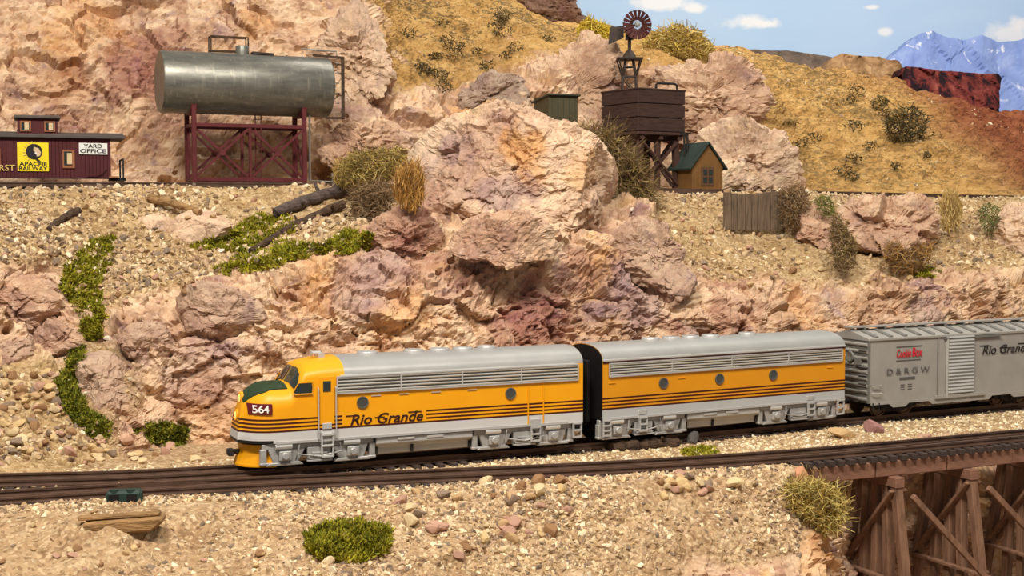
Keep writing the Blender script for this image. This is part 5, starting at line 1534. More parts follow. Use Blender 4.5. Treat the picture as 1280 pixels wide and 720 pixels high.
for x in (.06, a_ - .06):
    MB().bar((x - .028, .05, .03), (x - .028, a_ - .05, HB - .07), .016, .032, up=(1, 0, 0)).build('brace', M['brownleg'], WT)
    MB().bar((x - .040, .05, HB - .07), (x - .040, a_ - .05, .03), .016, .032, up=(1, 0, 0)).build('brace', M['brownleg'], WT)
MB().tube([(.30, .14, HT), (.30, .14, HT + .055), (.315, .14, HT + .068), (.46, .10, HT + .068), (.485, .09, HT + .055), (.49, .09, HT - .02)], .011, 8).build('fill_pipe', M['under'], WT)
MB().lathe((.33, .2, HT + .006), (0, 0, 1), [(.04, 0), (.04, .012), (.01, .02)], 16).build('lid_hatch', M['under'], WT)
for dx in (0, .035): MB().tube([(a_ - .02 + dx, -.012, HB + .0), (a_ - .02 + dx, -.02, HB - .19)], .009, 8).build('spout_pipe', M['under'], WT)
MB().bar((a_ - .07, -.012, HB - .005), (a_ + .05, -.012, HB - .005), .02, .014).build('spout_bracket', M['under'], WT)

# ------------------------------------------------------------------ windmill
wd = 8.05
wb = at(786, 228, wd)
WM = empty('windmill', (wb.x, wb.y, wb.z)); tag(WM, 'steel windmill with round red bladed wheel above the water tower', 'windmill')
def zof(py): return at(786, py, wd).z - wb.z
z_pl = zof(74); z_hub = zof(33)
for sx in (-1, 1):
    for sy in (-1, 1):
        MB().bar((sx * .10, sy * .10, -.15), (sx * .060, sy * .060, zof(96)), .014, .014).build('tower_leg', M['millsteel'], WM)
        MB().bar((sx * .060, sy * .060, zof(96)), (sx * .105, sy * .105, z_pl), .010, .010).build('platform_strut', M['millsteel'], WM)
        MB().bar((sx * .060, sy * .060, zof(96)), (sx * .022, sy * .022, zof(66)), .013, .013).build('upper_leg', M['millsteel'], WM)
for z in (zof(150), zof(120), zof(96), zof(84)):
    r_ = .060 + .04 * max(0, (zof(96) - z) / (zof(96) + .15))
    if z > zof(96): r_ = .046
    for sx in (-1, 1):
        MB().bar((sx * r_, -r_, z), (sx * r_, r_, z), .010, .010).build('girt', M['millsteel'], WM)
        MB().bar((-r_, sx * r_, z), (r_, sx * r_, z), .010, .010).build('girt', M['millsteel'], WM)
for z0, z1 in ((zof(150), zof(120)), (zof(120), zof(97))):
    for sy in (-1, 1):
        MB().bar((-.08, sy * .07, z0), (.066, sy * .064, z1), .008, .008).build('brace', M['millsteel'], WM)
        MB().bar((.08, sy * .07, z0), (-.066, sy * .064, z1), .008, .008).build('brace', M['millsteel'], WM)
MB().box((0, 0, z_pl), (.23, .23, .014)).build('platform', M['millsteel'], WM)
MB().lathe((0, 0, z_pl), (0, 0, 1), [(.075, 0), (.05, .045), (.028, .075), (.02, .08)], 8).build('platform_cone', M['millsteel'], WM)
MB().bar((0, 0, z_pl), (0, 0, z_hub - .02), .03, .03).box((.0, 0, z_hub - .06), (.07, .08, .12)).build('gear_head', M['millsteel'], WM)
yaw = math.radians(16)
whc = Vector((at(797, 33, wd - .1).x - wb.x, -.12, z_hub))
ax = Vector((math.sin(yaw) * .6, -math.cos(yaw), .05)).normalized(); ux = Vector((0, 0, 1)).cross(ax).normalized(); uz = ax.cross(ux)
MB().bar((0, 0, z_hub), tuple(whc), .016, .016).build('axle', M['millsteel'], WM)
WR = .133
wheel = empty('wheel', whc); wheel.parent = WM
MB().lathe((0, 0, 0), tuple(ax), [(.022, -.012), (.022, .012), (.012, .02)], 14).build('hub', M['pipe'], wheel)
for rr_ in (WR * .52, WR * .93):
    MB().tube([tuple((ux * math.cos(2 * math.pi * k / 36) + uz * math.sin(2 * math.pi * k / 36)) * rr_) for k in range(36)], .0035, 5, True).build('ring', M['millred'], wheel)
for k in range(18):
    a = 2 * math.pi * k / 18; dv = ux * math.cos(a) + uz * math.sin(a); tv = ux * -math.sin(a) + uz * math.cos(a)
    tw = (tv * math.cos(.45) + ax * math.sin(.45))
    p = []
    for r_, w_ in ((WR * .30, .010), (WR, .0195)):
        for s_ in (-1, 1): p.append(dv * r_ + tw * (w_ * s_))
    nn = dv.cross(tw).normalized() * .0015
    m_ = MB(); m_.add([p[0] + nn, p[1] + nn, p[3] + nn, p[2] + nn, p[0] - nn, p[1] - nn, p[3] - nn, p[2] - nn], [(0, 1, 2, 3), (7, 6, 5, 4), (0, 4, 5, 1), (1, 5, 6, 2), (2, 6, 7, 3), (3, 7, 4, 0)])
    m_.build('blade', M['millred'], wheel)
    MB().bar(tuple(dv * .015), tuple(dv * WR * .5), .003, .003).build('spoke', M['millsteel'], wheel)
vl = MB(); vl.prism([(-.19, z_hub - .16), (-.175, z_hub - .005), (-.05, z_hub + .012), (-.05, z_hub - .10)], .03, .036); vl.build('tail_vane', M['millsteel'], WM)
MB().bar((-.06, .033, z_hub - .05), (0, .02, z_hub - .04), .012, .012).build('tail_boom', M['millsteel'], WM)

# ------------------------------------------------------------------ ochre shed with green gable roof
shd = 7.28
sb = at(884, 238, shd)
SH = empty('shed', sb, math.radians(22)); tag(SH, 'small ochre shed with dark green gable roof beside the water tower', 'shed')
SW, SD, SHH, SA = .29, .34, .20, .38
MB().prism([(-SW / 2, -.03), (SW / 2, -.03), (SW / 2, SHH), (0, SA), (-SW / 2, SHH)], 0, SD).build('walls', M['ochre'], SH)
for sx in (-1, 1):
    MB().prism([(0, SA + .004), (0, SA + .022), (sx * (SW / 2 + .035), SHH - .02), (sx * (SW / 2 + .03), SHH - .036)], -.03, SD + .03).build('roof_slope', M['greenroof'], SH, .002)
wn = MB().box((.0, -.004, .115), (.115, .012, .155)).build('window', M['windframe'], SH, .003)
for x in (-.025, .025):
    for z in (.085, .148): MB().box((x, -.011, z), (.034, .004, .046)).build('pane', M['glass'], wn)
for i in range(8): MB().box((-SW / 2 + SW * (i + .5) / 8, -.001, .085), (.004, .004, .22)).build('batten', M['ochre'], SH)

# ------------------------------------------------------------------ olive tank house behind the dome
od = 7.5
ob_ = at(686, 234, od)
OS = empty('olive_shed', ob_, math.radians(22)); tag(OS, 'small olive green shed raised on posts behind the rock dome', 'shed')
z0, z1 = (at(686, 153, od).z - ob_.z), (at(686, 119, od).z - ob_.z)
o_w, o_d = .27, .33
MB().box((o_w / 2, o_d / 2, (z0 + z1) / 2), (o_w, o_d, z1 - z0)).build('walls', M['olive'], OS, .003)
rf = MB(); rf.prism([(-.03, z1 - .0), (-.03, z1 + .014), (o_d + .03, z1 - .03), (o_d + .03, z1 - .044)], -.015, o_w + .015, 'x'); rf.build('roof', M['olivetop'], OS, .002)
for k in range(5): MB().box((o_w * (k + .5) / 5, -.002, (z0 + z1) / 2), (.003, .004, z1 - z0)).build('seam', M['olivetop'], OS)
MB().box((o_w / 2, o_d / 2, z0 - .02), (o_w * .8, o_d * .8, .04)).build('floor_frame', M['brownleg'], OS)
for x in (.04, o_w - .04):
    for y in (.04, o_d - .04): MB().bar((x, y, z0), (x, y, -.05), .03, .03).build('post', M['brownleg'], OS)

# ------------------------------------------------------------------ plank retaining wall
rl = hit(903, 281)[0] + Vector((0, -.06, -.02)); rr2 = hit(977, 285)[0] + Vector((0, -.06, 0))
RW = empty('retaining_wall', rl); tag(RW, 'weathered upright plank retaining wall on the slope below the shed', 'retaining wall')
dv = rr2 - rl; dv.z = 0; Lw = dv.length; dv.normalize(); rzz = math.atan2(dv.y, dv.x)
RW.rotation_euler = (0, 0, rzz)
widths = [.05, .045, .055, .05, .042, .055, .05, .048, .055]
x = 0
for i, w_ in enumerate(widths):
    w_ *= Lw / sum(widths)
    h_ = .275 + random.uniform(-.015, .015)
    MB().box((x + w_ / 2, random.uniform(-.008, .008), h_ / 2 - .02), (w_ - .005, .03, h_)).build('plank', M['plank'], RW, .003); x += w_
MB().box((Lw / 2, .025, .2), (Lw, .02, .03)).build('rail_board', M['plank'], RW)

# ------------------------------------------------------------------ dead wood
def log(name, label, p0, p1, r0, r1, mat, bend=.03, knots=3, seed=1, broken=True):
    rs = random.Random(seed); p0, p1 = Vector(p0), Vector(p1)
    n = 14; d = p1 - p0; side = Vector((d.y, -d.x, 0)).normalized()
    org = (p0 + p1) / 2
    pts = [p0 + d * (i / n) + Vector((0, 0, 1)) * bend * math.sin(math.pi * i / n) + side * rs.uniform(-.4, .4) * r0 for i in range(n + 1)]
    tap = [(r0 + (r1 - r0) * i / n) * rs.uniform(.85, 1.12) for i in range(n + 1)]
    root = empty(name, org); tag(root, label, 'log')
    MB().tube([p - org for p in pts], 1.0, 12, False, tap).build('trunk', mat, root)
    for k in range(knots):
        i = rs.randint(2, n - 2); q = pts[i] - org; u = Vector((rs.uniform(-1, 1), rs.uniform(-1, .2), rs.uniform(.1, 1))).normalized()
        MB().cyl(q, q + u * tap[i] * 2.2, tap[i] * .42, 8, tap[i] * .2).build('branch_stub', mat, root)
    return root
def surf(px, py, up=0.03):
    l, n = hit(px, py)
    return l + n * up
log('fallen_log', 'thick grey fallen log pointing out of the dry bushes', surf(345, 271, .05), surf(438, 240, .05), .036, .05, M['bark'], .01, 2, 3)
log('fallen_log', 'thinner rough dark fallen log lying across the moss', surf(316, 318, .03), surf(432, 262, .04), .022, .034, M['bark_dark'], .02, 6, 5)
log('driftwood', 'dark brown driftwood lying between the lower tracks below the booster', surf(764, 564, .012), surf(846, 557, .012), .036, .032, M['bark_dark'], .008, 2, 7)
log('driftwood', 'short dark driftwood on the rubble at the upper left', surf(60, 288, .01), surf(97, 266, .02), .02, .026, M['bark_dark'], .01, 3, 9)
log('driftwood', 'tan driftwood ledge in the rubble below the steel tank', surf(186, 250, .015), surf(250, 268, .015), .03, .024, M['log_tan'], .01, 2, 11)
# split tan board in the foreground
p = surf(155, 656, -.012)
WS = empty('wood_slab', p, .08); tag(WS, 'split tan wood slab lying in the foreground gravel', 'wood slab')
sl = MB(); sl.prism([(-.17, .0), (-.15, .03), (.0, .04), (.16, .05), (.175, .03), (.13, -.01), (.02, -.02), (-.11, -.01)], -.05, .05); sl.build('slab', M['log_tan'], WS, .01)
MB().box((-.01, -.01, .05), (.33, .05, .014), Matrix.Rotation(-.05, 3, 'Y')).build('splinter', M['log_tan'], WS, .003)
# ------------------------------------------------------------------ gravel, stones, moss, shrubs
PAL = np.array([lin(c)[:3] for c in [(206, 178, 136), (224, 200, 160), (190, 160, 118), (168, 138, 102), (198, 168, 134), (148, 122, 96), (236, 218, 184), (184, 154, 124), (136, 118, 100), (214, 188, 150)]], np.float32)
PAL_CREAM = np.array([lin(c)[:3] for c in [(222, 204, 164), (232, 216, 180), (204, 182, 138), (186, 160, 118), (214, 190, 146), (172, 146, 112), (238, 226, 198)]], np.float32)
def ico():
    t = (1 + 5 ** .5) / 2
    v = np.array([(-1, t, 0), (1, t, 0), (-1, -t, 0), (1, -t, 0), (0, -1, t), (0, 1, t), (0, -1, -t), (0, 1, -t), (t, 0, -1), (t, 0, 1), (-t, 0, -1), (-t, 0, 1)], np.float32)
    v /= np.linalg.norm(v[0])
    f = np.array([(0, 11, 5), (0, 5, 1), (0, 1, 7), (0, 7, 10), (0, 10, 11), (1, 5, 9), (5, 11, 4), (11, 10, 2), (10, 7, 6), (7, 1, 8), (3, 9, 4), (3, 4, 2), (3, 2, 6), (3, 6, 8), (3, 8, 9), (4, 9, 5), (2, 4, 11), (6, 2, 10), (8, 6, 7), (9, 8, 1)], np.int32)
    return v, f
IV, IF = ico()
IVAR = [IV * rng.uniform(.5, 1.2, (12, 1)).astype(np.float32) for _ in range(16)]
def rand_rot(n):
    q = rng.normal(size=(n, 4)); q /= np.linalg.norm(q, axis=1, keepdims=True); w, x, y, z = q.T
    return np.stack([np.stack([1 - 2 * (y*y + z*z), 2 * (x*y - z*w), 2 * (x*z + y*w)], -1), np.stack([2 * (x*y + z*w), 1 - 2 * (x*x + z*z), 2 * (y*z - x*w)], -1), np.stack([2 * (x*z - y*w), 2 * (y*z + x*w), 1 - 2 * (x*x + y*y)], -1)], 1).astype(np.float32)
def pebbles(name, label, pos, nor, size, pal, parent=None, dark=None):
    n = len(pos); vid = rng.integers(0, 16, n)
    base = np.stack(IVAR)[vid]                                  # n,12,3
    sc = size[:, None] * np.stack([rng.uniform(.8, 1.35, n), rng.uniform(.6, 1.0, n), rng.uniform(.35, .8, n)], 1)
    base = base * sc[:, None, :].astype(np.float32)
    base = np.einsum('nij,nkj->nki', rand_rot(n), base)
    V = (base + (pos + nor * size[:, None] * .25)[:, None, :]).reshape(-1, 3)
    F = (IF[None] + (np.arange(n) * 12)[:, None, None]).reshape(-1, 3)
    c = pal[rng.integers(0, len(pal), n)] * rng.uniform(.8, 1.1, (n, 1))
    col = np.repeat(c, 12, axis=0)
    o = np_obj(name, V, F, M['pebble'], parent, attrs={'col': col})
    return tag(o, label, 'gravel', kind='stuff')
def scatter(sheet_name, n, weight, smin, smax, power=2.5):
    P, F, mask, N = SHEETS[sheet_name]
    a = np.linalg.norm(np.cross(P[F[:, 1]] - P[F[:, 0]], P[F[:, 3]] - P[F[:, 0]]), axis=1)
    ctr = P[F].mean(1)
    w = a * weight(ctr, mask[F[:, 0]]); w = np.clip(w, 0, None); w /= w.sum()
    i = rng.choice(len(F), n, p=w)
    u = rng.random((n, 2)).astype(np.float32)
    q = P[F[i]]
    pos = (q[:, 0] * (1 - u[:, :1]) + q[:, 1] * u[:, :1]) * (1 - u[:, 1:]) + (q[:, 3] * (1 - u[:, :1]) + q[:, 2] * u[:, :1]) * u[:, 1:]
    nr = np.cross(q[:, 1] - q[:, 0], q[:, 3] - q[:, 0]); nr /= np.linalg.norm(nr, axis=1, keepdims=True) + 1e-9
    s = smin + (smax - smin) * rng.random(n) ** power
    return pos, nr, s.astype(np.float32)
def proj_np(C):
    x, y, z = C[:, 0], C[:, 1], C[:, 2] - H
    f = y * CT - z * ST; u = y * ST + z * CT
    return 640 + FPX * x / f, 360 - FPX * u / f
def w_bank(C, m):
    clump = np.clip(.35 + .9 * fbm(C * 1.7, 301, 3), .08, 2)
    return (1 - m[:, 0]) ** 2 * clump * (C[:, 2] > ZB + .05)
pebbles('slope_gravel', 'loose tan gravel strewn over the slope between cliff and upper track', *scatter('bank_terrain', 20000, w_bank, .008, .032, 3), PAL)
def dist_path(C, path):
    return np.abs(np.interp(C[:, 0], path.P[:, 0], path.P[:, 1]) - C[:, 1]) * .9, np.interp(C[:, 0], path.P[:, 0], path.P[:, 1]) - C[:, 1]
def w_fore(C, m):
    d, sg = dist_path(C, fore_path)
    near = (sg > .17) | (C[:, 2] < ZB - .03)
    clump = np.clip(.28 + 1.5 * fbm(C * 1.5, 311, 3), .03, 2)
    px, py = proj_np(C)
    bare = np.where((px < 390) & (py > 655), .3, 1.0)
    return (1 - m[:, 0]) ** 2 * clump * near * bare * (C[:, 1] < 4.9 * KD)
pebbles('foreground_gravel', 'tan gravel covering the slope in front of the front track', *scatter('foreground_terrain', 18000, w_fore, .006, .026, 3), PAL)
def w_ballast(C, m):
    d1, s1 = dist_path(C, fore_path); d2, s2 = dist_path(C, main_path)
    ok = (s1 < -.10) & (s2 > .13) & (C[:, 2] > ZB - .05)
    return ok * 1.0 + 0.35 * ((s1 < .15) & (s1 > -.15) & (C[:, 0] < 1.35)) * (C[:, 2] > ZB - .05) + .25 * (d2 < .14) * (C[:, 2] > ZB - .05) + .7 * ((s2 < -.1) & (s2 > -.5)) * (C[:, 2] > ZB - .05)
pb = scatter('foreground_terrain', 11000, w_ballast, .010, .021, 1.5)
pebbles('track_ballast', 'cream coloured ballast between the two lower tracks', *pb, PAL_CREAM)
def w_fb(C, m):
    d1, s1 = dist_path(C, fore_path)
    return ((s1 > .12) & (s1 < .24)) * (C[:, 2] > ZB - .06) * (C[:, 0] < 1.4)
pb = scatter('foreground_terrain', 2600, w_fb, .010, .024, 1.5)
pb[0][:, 2] += .006
pebbles('shoulder_ballast', 'gravel shoulder along the near ties of the front track', *pb, PAL)
def w_up(C, m):
    px, py = proj_np(C)
    return (1 - m[:, 0]) * (np.abs(np.interp(C[:, 0], upper_path.P[:, 0], upper_path.P[:, 1]) - C[:, 1]) < .3)
pb = scatter('bank_terrain', 2500, w_up, .009, .02, 1.5)
pebbles('shelf_ballast', 'pale gravel along the upper shelf track', *pb, PAL_CREAM)
def w_hill(C, m): return (1 - m[:, 0]) * m[:, 1] * np.clip(.1 + fbm(C * 1.3, 333, 3), 0, 1) * (C[:, 0] > -2)
pb = scatter('hill_terrain', 900, w_hill, .008, .03, 3)
pebbles('hill_stones', 'small pale stones strewn over the sandy hills', *pb, PAL)

# -- single stones, the largest ones in view
STONE_MESH = []
SCOL = [('cream', (232, 206, 160)), ('tan', (204, 168, 122)), ('brown', (160, 122, 86)), ('pinkish', (206, 162, 138)), ('buff', (220, 188, 136)), ('grey brown', (150, 128, 108))]
for k in range(18):
    bm = bmesh.new(); bmesh.ops.create_icosphere(bm, subdivisions=2, radius=1.0)
    rs = np.random.default_rng(500 + k)
    pl = rs.normal(size=(13, 3)); pl /= np.linalg.norm(pl, axis=1, keepdims=True); of = rs.uniform(.42, .78, 13)
    for v in bm.verts:
        c = np.array(v.co)
        for nrm, o_ in zip(pl, of):
            dd = c @ nrm
            if dd > o_: c = c - nrm * (dd - o_) * .92
        v.co = Vector(c * rs.uniform(.96, 1.04))
    col = np.array(lin(SCOL[k % 6][1])[:3]) * rs.uniform(.92, 1.05)
    me = bpy.data.meshes.new('stone'); bm.to_mesh(me); bm.free()
    a = me.attributes.new('col', 'FLOAT_COLOR', 'POINT')
    a.data.foreach_set('color', np.tile(np.append(col, 1).astype(np.float32), len(me.vertices)))
    me.materials.append(M['stone']); STONE_MESH.append(me)
def in_poly(x, y, poly):
    r = False; j = len(poly) - 1
    for i in range(len(poly)):
        (xi, yi), (xj, yj) = poly[i], poly[j]
        if (yi > y) != (yj > y) and x < (xj - xi) * (y - yi) / (yj - yi) + xi: r = not r
        j = i
    return r
def pick(poly, rs):
    xs = [p[0] for p in poly]; ys = [p[1] for p in poly]
    while True:
        x, y = rs.uniform(min(xs), max(xs)), rs.uniform(min(ys), max(ys))
        if in_poly(x, y, poly): return x, y
def stone(px, py, wpx, label, group=None, mesh=None, hr=.72, name='stone', rs=random):
    l, n = hit(px, py)
    if l is None: return None
    r = wpx / 2 / FPX * l.y
    if mesh is None:
        mi = rs.randrange(len(STONE_MESH)); mesh = STONE_MESH[mi]
        size = 'large ' if wpx > 15 else 'middling ' if wpx > 11 else 'small '
        label = size + SCOL[mi % 6][0] + ' ' + label; group = size + SCOL[mi % 6][0] + ' ' + group
    o = bpy.data.objects.new(name, mesh); COL.objects.link(o)
    o.location = l + Vector((0, 0, r * hr * .42))
    o.rotation_euler = (rs.uniform(-.4, .4), rs.uniform(-.4, .4), rs.uniform(0, 6.28))
    o.scale = (r * rs.uniform(.9, 1.1), r * rs.uniform(.75, 1.05), r * hr * rs.uniform(.8, 1.15))
    return tag(o, label, 'stone', group)
ZONES = [
    ('stone in the heap below the squarish boulder at the left edge', 'stones in the heap below the squarish boulder', [(0, 470), (40, 468), (62, 490), (60, 530), (0, 530)], 40, 11, 26),
    ('stone in the heap left of the narrow moss strip', 'stones in the heap left of the narrow moss strip', [(42, 462), (66, 470), (92, 545), (62, 545), (62, 490)], 26, 10, 22),
    ('stone beside the rails at the foot of the left heap', 'stones beside the rails at the left', [(0, 532), (60, 532), (95, 548), (95, 580), (0, 584)], 36, 10, 28),
    ('stone between the small moss tuft and the rails', 'stones between the small moss tuft and the rails', [(98, 552), (150, 554), (268, 566), (268, 577), (98, 581)], 28, 9, 22),
    ('stone in the rubble below the caboose', 'stones in the rubble below the caboose', [(0, 242), (190, 240), (140, 285), (78, 320), (0, 338)], 34, 7, 14),
    ('stone in the rubble below the steel tank', 'stones in the rubble below the steel tank', [(195, 240), (340, 242), (300, 272), (200, 275)], 16, 7, 13),
    ('stone in the gully between the upper moss strip and the cliff', 'stones in the gully beside the moss strip', [(140, 335), (225, 336), (262, 350), (205, 380), (150, 402), (128, 385)], 28, 7, 14),
    ('stone on the tan slope just right of the dome', 'stones on the slope right of the dome', [(810, 268), (880, 258), (915, 300), (900, 352), (870, 340)], 20, 7, 15),
    ('stone on the tan slope below the plank retaining wall', 'stones on the slope below the retaining wall', [(915, 290), (1000, 300), (1040, 352), (960, 372), (905, 355)], 22, 7, 15),
    ('stone on the slope below the pink rocks at the right', 'stones on the slope at the right', [(1060, 335), (1190, 290), (1240, 300), (1262, 345), (1150, 350), (1060, 360)], 18, 7, 13),
    ('stone on the foreground slope left of the round moss cushion', 'stones on the foreground slope at the left', [(0, 668), (60, 652), (320, 640), (380, 640), (380, 715), (0, 715)], 26, 8, 18),
]
for lab, grp, poly, cnt, a, c in ZONES:
    rs = random.Random(hash(grp) % 1000 if False else len(grp) * 7 + cnt)
    for k in range(cnt):
        x, y = pick(poly, rs)
        stone(x, y, a + (c - a) * rs.random() ** 2, lab, grp, rs=rs)
rs = random.Random(77)
for k in range(44):
    x, y = pick([(500, 615), (620, 602), (720, 602), (700, 690), (560, 700), (500, 660)], rs)
    stone(x, y, 12 + 20 * rs.random() ** 1.6, 'stone in the loose pile right of the round moss cushion', 'stones in the pile right of the moss cushion', rs=rs)
for k in range(18):
    x, y = pick([(815, 602), (850, 594), (900, 597), (890, 616), (830, 624)], rs)
    stone(x, y, 14 + 10 * rs.random(), 'stone in the cluster just below the front track before the trestle', 'stones below the front track', rs=rs)
def col_stone(rgb):
    me = random.choice(STONE_MESH).copy(); c = np.append(lin(rgb)[:3], 1).astype(np.float32)
    me.attributes['col'].data.foreach_set('color', np.tile(c, len(me.vertices))); return me
stone(919, 608, 27, 'large cream stone just right of the pale cluster below the front track', mesh=col_stone((232, 204, 156)), name='cream_stone', hr=.8)
stone(866, 554, 30, 'dark grey stone between the lower tracks beside the driftwood', mesh=col_stone((96, 92, 88)), name='grey_stone', hr=.8)
stone(1092, 541, 30, 'mauve stone standing between the lower tracks at the right', mesh=col_stone((170, 128, 122)), name='mauve_stone', hr=1.0)
stone(1052, 547, 44, 'flat buff stone between the lower tracks left of the mauve stone', mesh=col_stone((206, 172, 124)), name='buff_stone', hr=.5)
stone(410, 706, 24, 'cream stone below the green moss cushion in the foreground', mesh=col_stone((238, 208, 164)), name='cream_stone', hr=.7)
stone(998, 600, 34, 'salmon stone at the head of the trestle above the straw bush', mesh=col_stone((222, 160, 124)), name='salmon_stone', hr=.8)
stone(157, 552, 26, 'pale pink stone left of the small moss tuft at the cliff foot', mesh=col_stone((224, 180, 150)), name='pink_stone', hr=.6)
stone(134, 425, 12, 'small white stone at the foot of the upper moss strip', mesh=col_stone((246, 232, 208)), name='white_stone')
stone(277, 316, 14, 'small white stone in the moss left of the fallen logs', mesh=col_stone((246, 234, 214)), name='white_stone')
stone(790, 264, 12, 'small white stone at the right foot of the dome', mesh=col_stone((240, 224, 204)), name='white_stone')

# -- moss cushions
def moss(label, polys, n, pal, seed, h=.028, group=None):
    rs = random.Random(seed); V = []; F = []; Cc = []
    pal = [lin(c)[:3] for c in pal]
    pts = []
    for poly, k in polys:
        for _ in range(k):
            x, y = pick(poly, rs); l, nn = hit(x, y)
            if l is None: continue
            hole = float(fbm(np.array([[l.x * 14, l.y * 9, l.z * 14]], np.float32), seed + 200, 2)[0])
            if hole > -.38 or rs.random() < .12: pts.append((l, nn))
    org = sum((p for p, _ in pts), Vector()) / len(pts)
    org.z = min(p.z for p, _ in pts)
    for l, nn in pts:
        up = (nn + Vector((0, 0, .8))).normalized()
        bc = pal[rs.randrange(len(pal))]; big = rs.uniform(.6, 1.3)
        for b_ in range(9):
            d = (up * .8 + Vector((rs.uniform(-1, 1), rs.uniform(-1, 1), rs.uniform(-.8, .8)))).normalized()
            s_ = d.cross(Vector((rs.uniform(-1, 1), rs.uniform(-1, 1), rs.uniform(-1, 1)))).normalized() * rs.uniform(.003, .0055)
            p = l - org + Vector((rs.uniform(-1, 1), rs.uniform(-1, 1), rs.uniform(-.2, .3))) * .014
            q = p + d * h * big * rs.uniform(.5, 1.1)
            k = len(V); V += [p - s_, p + s_, q + s_ * .6, q - s_ * .6]; F.append((k, k + 1, k + 2, k + 3))
            f_ = rs.uniform(.7, 1.2); Cc += [(bc[0] * f_, bc[1] * f_, bc[2] * f_)] * 4
    o = np_obj('moss_patch', np.array([tuple(v) for v in V]), np.array(F), M['moss'], attrs={'col': np.array(Cc)})
    o.location = org
    return tag(o, label, 'moss')
GREEN = [(160, 152, 40), (142, 140, 36), (172, 162, 52), (122, 124, 36), (150, 136, 44)]
GREEN2 = [(136, 134, 38), (116, 120, 38), (152, 144, 48), (100, 106, 38)]
moss('olive green moss strip running down the slope at the left', [([(118, 300), (142, 296), (138, 330), (124, 356), (130, 395), (124, 408), (104, 405), (92, 385), (76, 362), (84, 332), (102, 314)], 1500), ([(104, 400), (128, 398), (126, 424), (112, 426), (104, 415)], 260)], 0, GREEN, 1)
moss('narrow moss strip between the stone heap and the mauve boulder', [([(84, 440), (106, 432), (98, 462), (94, 486), (108, 512), (138, 532), (132, 552), (104, 542), (78, 508), (70, 482), (86, 458)], 1100)], 0, GREEN2, 2)
moss('small moss tuft at the cliff foot left of the locomotive', [([(168, 536), (198, 528), (234, 536), (232, 556), (206, 562), (178, 548)], 560)], 0, GREEN2, 3)
moss('spreading green moss under the fallen logs', [([(235, 310), (285, 290), (322, 268), (362, 272), (372, 290), (340, 300), (400, 306), (410, 316), (340, 336), (284, 345), (268, 338), (300, 316)], 1900)], 0, GREEN, 4)
moss('green moss patch at the foot of the dry brown bush', [([(408, 304), (432, 288), (466, 292), (462, 312), (430, 320), (406, 316)], 700)], 0, GREEN, 5)
moss('round green moss cushion in the foreground gravel', [([(382, 670), (408, 656), (450, 654), (486, 664), (484, 690), (446, 704), (402, 700), (386, 686)], 1500)], 0, GREEN, 6, .032)
moss('thin moss between the lower tracks beside the grey stone', [([(850, 564), (880, 558), (906, 562), (884, 571), (856, 571)], 260)], 0, GREEN, 7, .018)
moss('small moss tuft under the brown shrub on the right slope', [([(1140, 338), (1160, 333), (1176, 340), (1164, 347), (1144, 346)], 160)], 0, GREEN, 8, .025)

# -- dry shrubs of curled fibres
def shrub(label, shape, d_off, n, pal, seed, curl=1.0, length=1.0, wid=.0024, upright=0.0, name='dry_shrub', depth=None, d=None, lift=0.0):
    """shape: outline in the photograph; fibres grow from its foot and fill it with real depth"""
    rs = random.Random(seed)
    xs = [p[0] for p in shape]; ys = [p[1] for p in shape]
    cx, cy = sum(xs) / len(xs), max(ys)
    if d is None:
        l, nn = hit(cx, min(cy, 700)); l = l or hit(cx, min(cy, 700) + 8)[0]; d = (l.y - d_off) / KD
    wpx, hpx = max(xs) - min(xs), max(ys) - min(ys)
    dep = depth if depth else min(wpx, hpx) / 1100 * d * .9
    org = at(cx, cy, d)
    V = []; F = []; Cc = []; pal = [lin(c)[:3] for c in pal]
    for k in range(int(n * 1.5)):
        x, y = pick(shape, rs)
        yo = rs.uniform(-.5, .5) * dep
        p = at(x, y, d + yo / KD)
        if upright > 0: dirv = Vector((rs.gauss(0, .35), rs.gauss(0, .35), 1)).normalized()
        else: dirv = Vector((rs.gauss(0, 1), rs.gauss(0, .7), rs.gauss(0, .8))).normalized()
        L = length * rs.uniform(.5, 1.2) * min(wpx, hpx) / 1100 * d * .55
        seg = 7; c = pal[rs.randrange(len(pal))]; f_ = rs.uniform(.75, 1.15)
        ax_ = Vector((rs.gauss(0, 1), rs.gauss(0, 1), rs.gauss(0, 1))).normalized(); ang = curl * rs.uniform(.2, .9) * (1 if rs.random() < .5 else -1)
        rot = Matrix.Rotation(ang, 3, ax_)
        q = p - dirv * (L * .3) - org
        sd = dirv.cross(Vector((rs.gauss(0, 1), rs.gauss(0, 1), rs.gauss(0, 1)))).normalized() * wid
        b0 = len(V)
        for s_ in range(seg + 1):
            t_ = 1 - .5 * s_ / seg
            V += [q - sd * t_, q + sd * t_]; Cc += [(c[0] * f_, c[1] * f_, c[2] * f_)] * 2
            q = q + dirv * (L / seg); dirv = (rot @ dirv) if s_ % 2 == 0 else dirv
        for s_ in range(seg): F.append((b0 + 2 * s_, b0 + 2 * s_ + 1, b0 + 2 * s_ + 3, b0 + 2 * s_ + 2))
    o = np_obj(name, np.array([tuple(v) for v in V]), np.array(F), M['twig'], attrs={'col': np.array(Cc)})
    o.location = org
    return tag(o, label, 'shrub')
STRAW = [(196, 172, 96), (178, 150, 80), (212, 190, 116), (160, 130, 68)]
BROWN = [(138, 112, 82), (120, 94, 66), (156, 130, 98), (100, 78, 56)]
GOLD = [(186, 140, 72), (168, 120, 58), (200, 158, 90), (148, 108, 56)]
OLIVE = [(140, 120, 66), (120, 104, 58), (160, 136, 82), (104, 90, 52)]
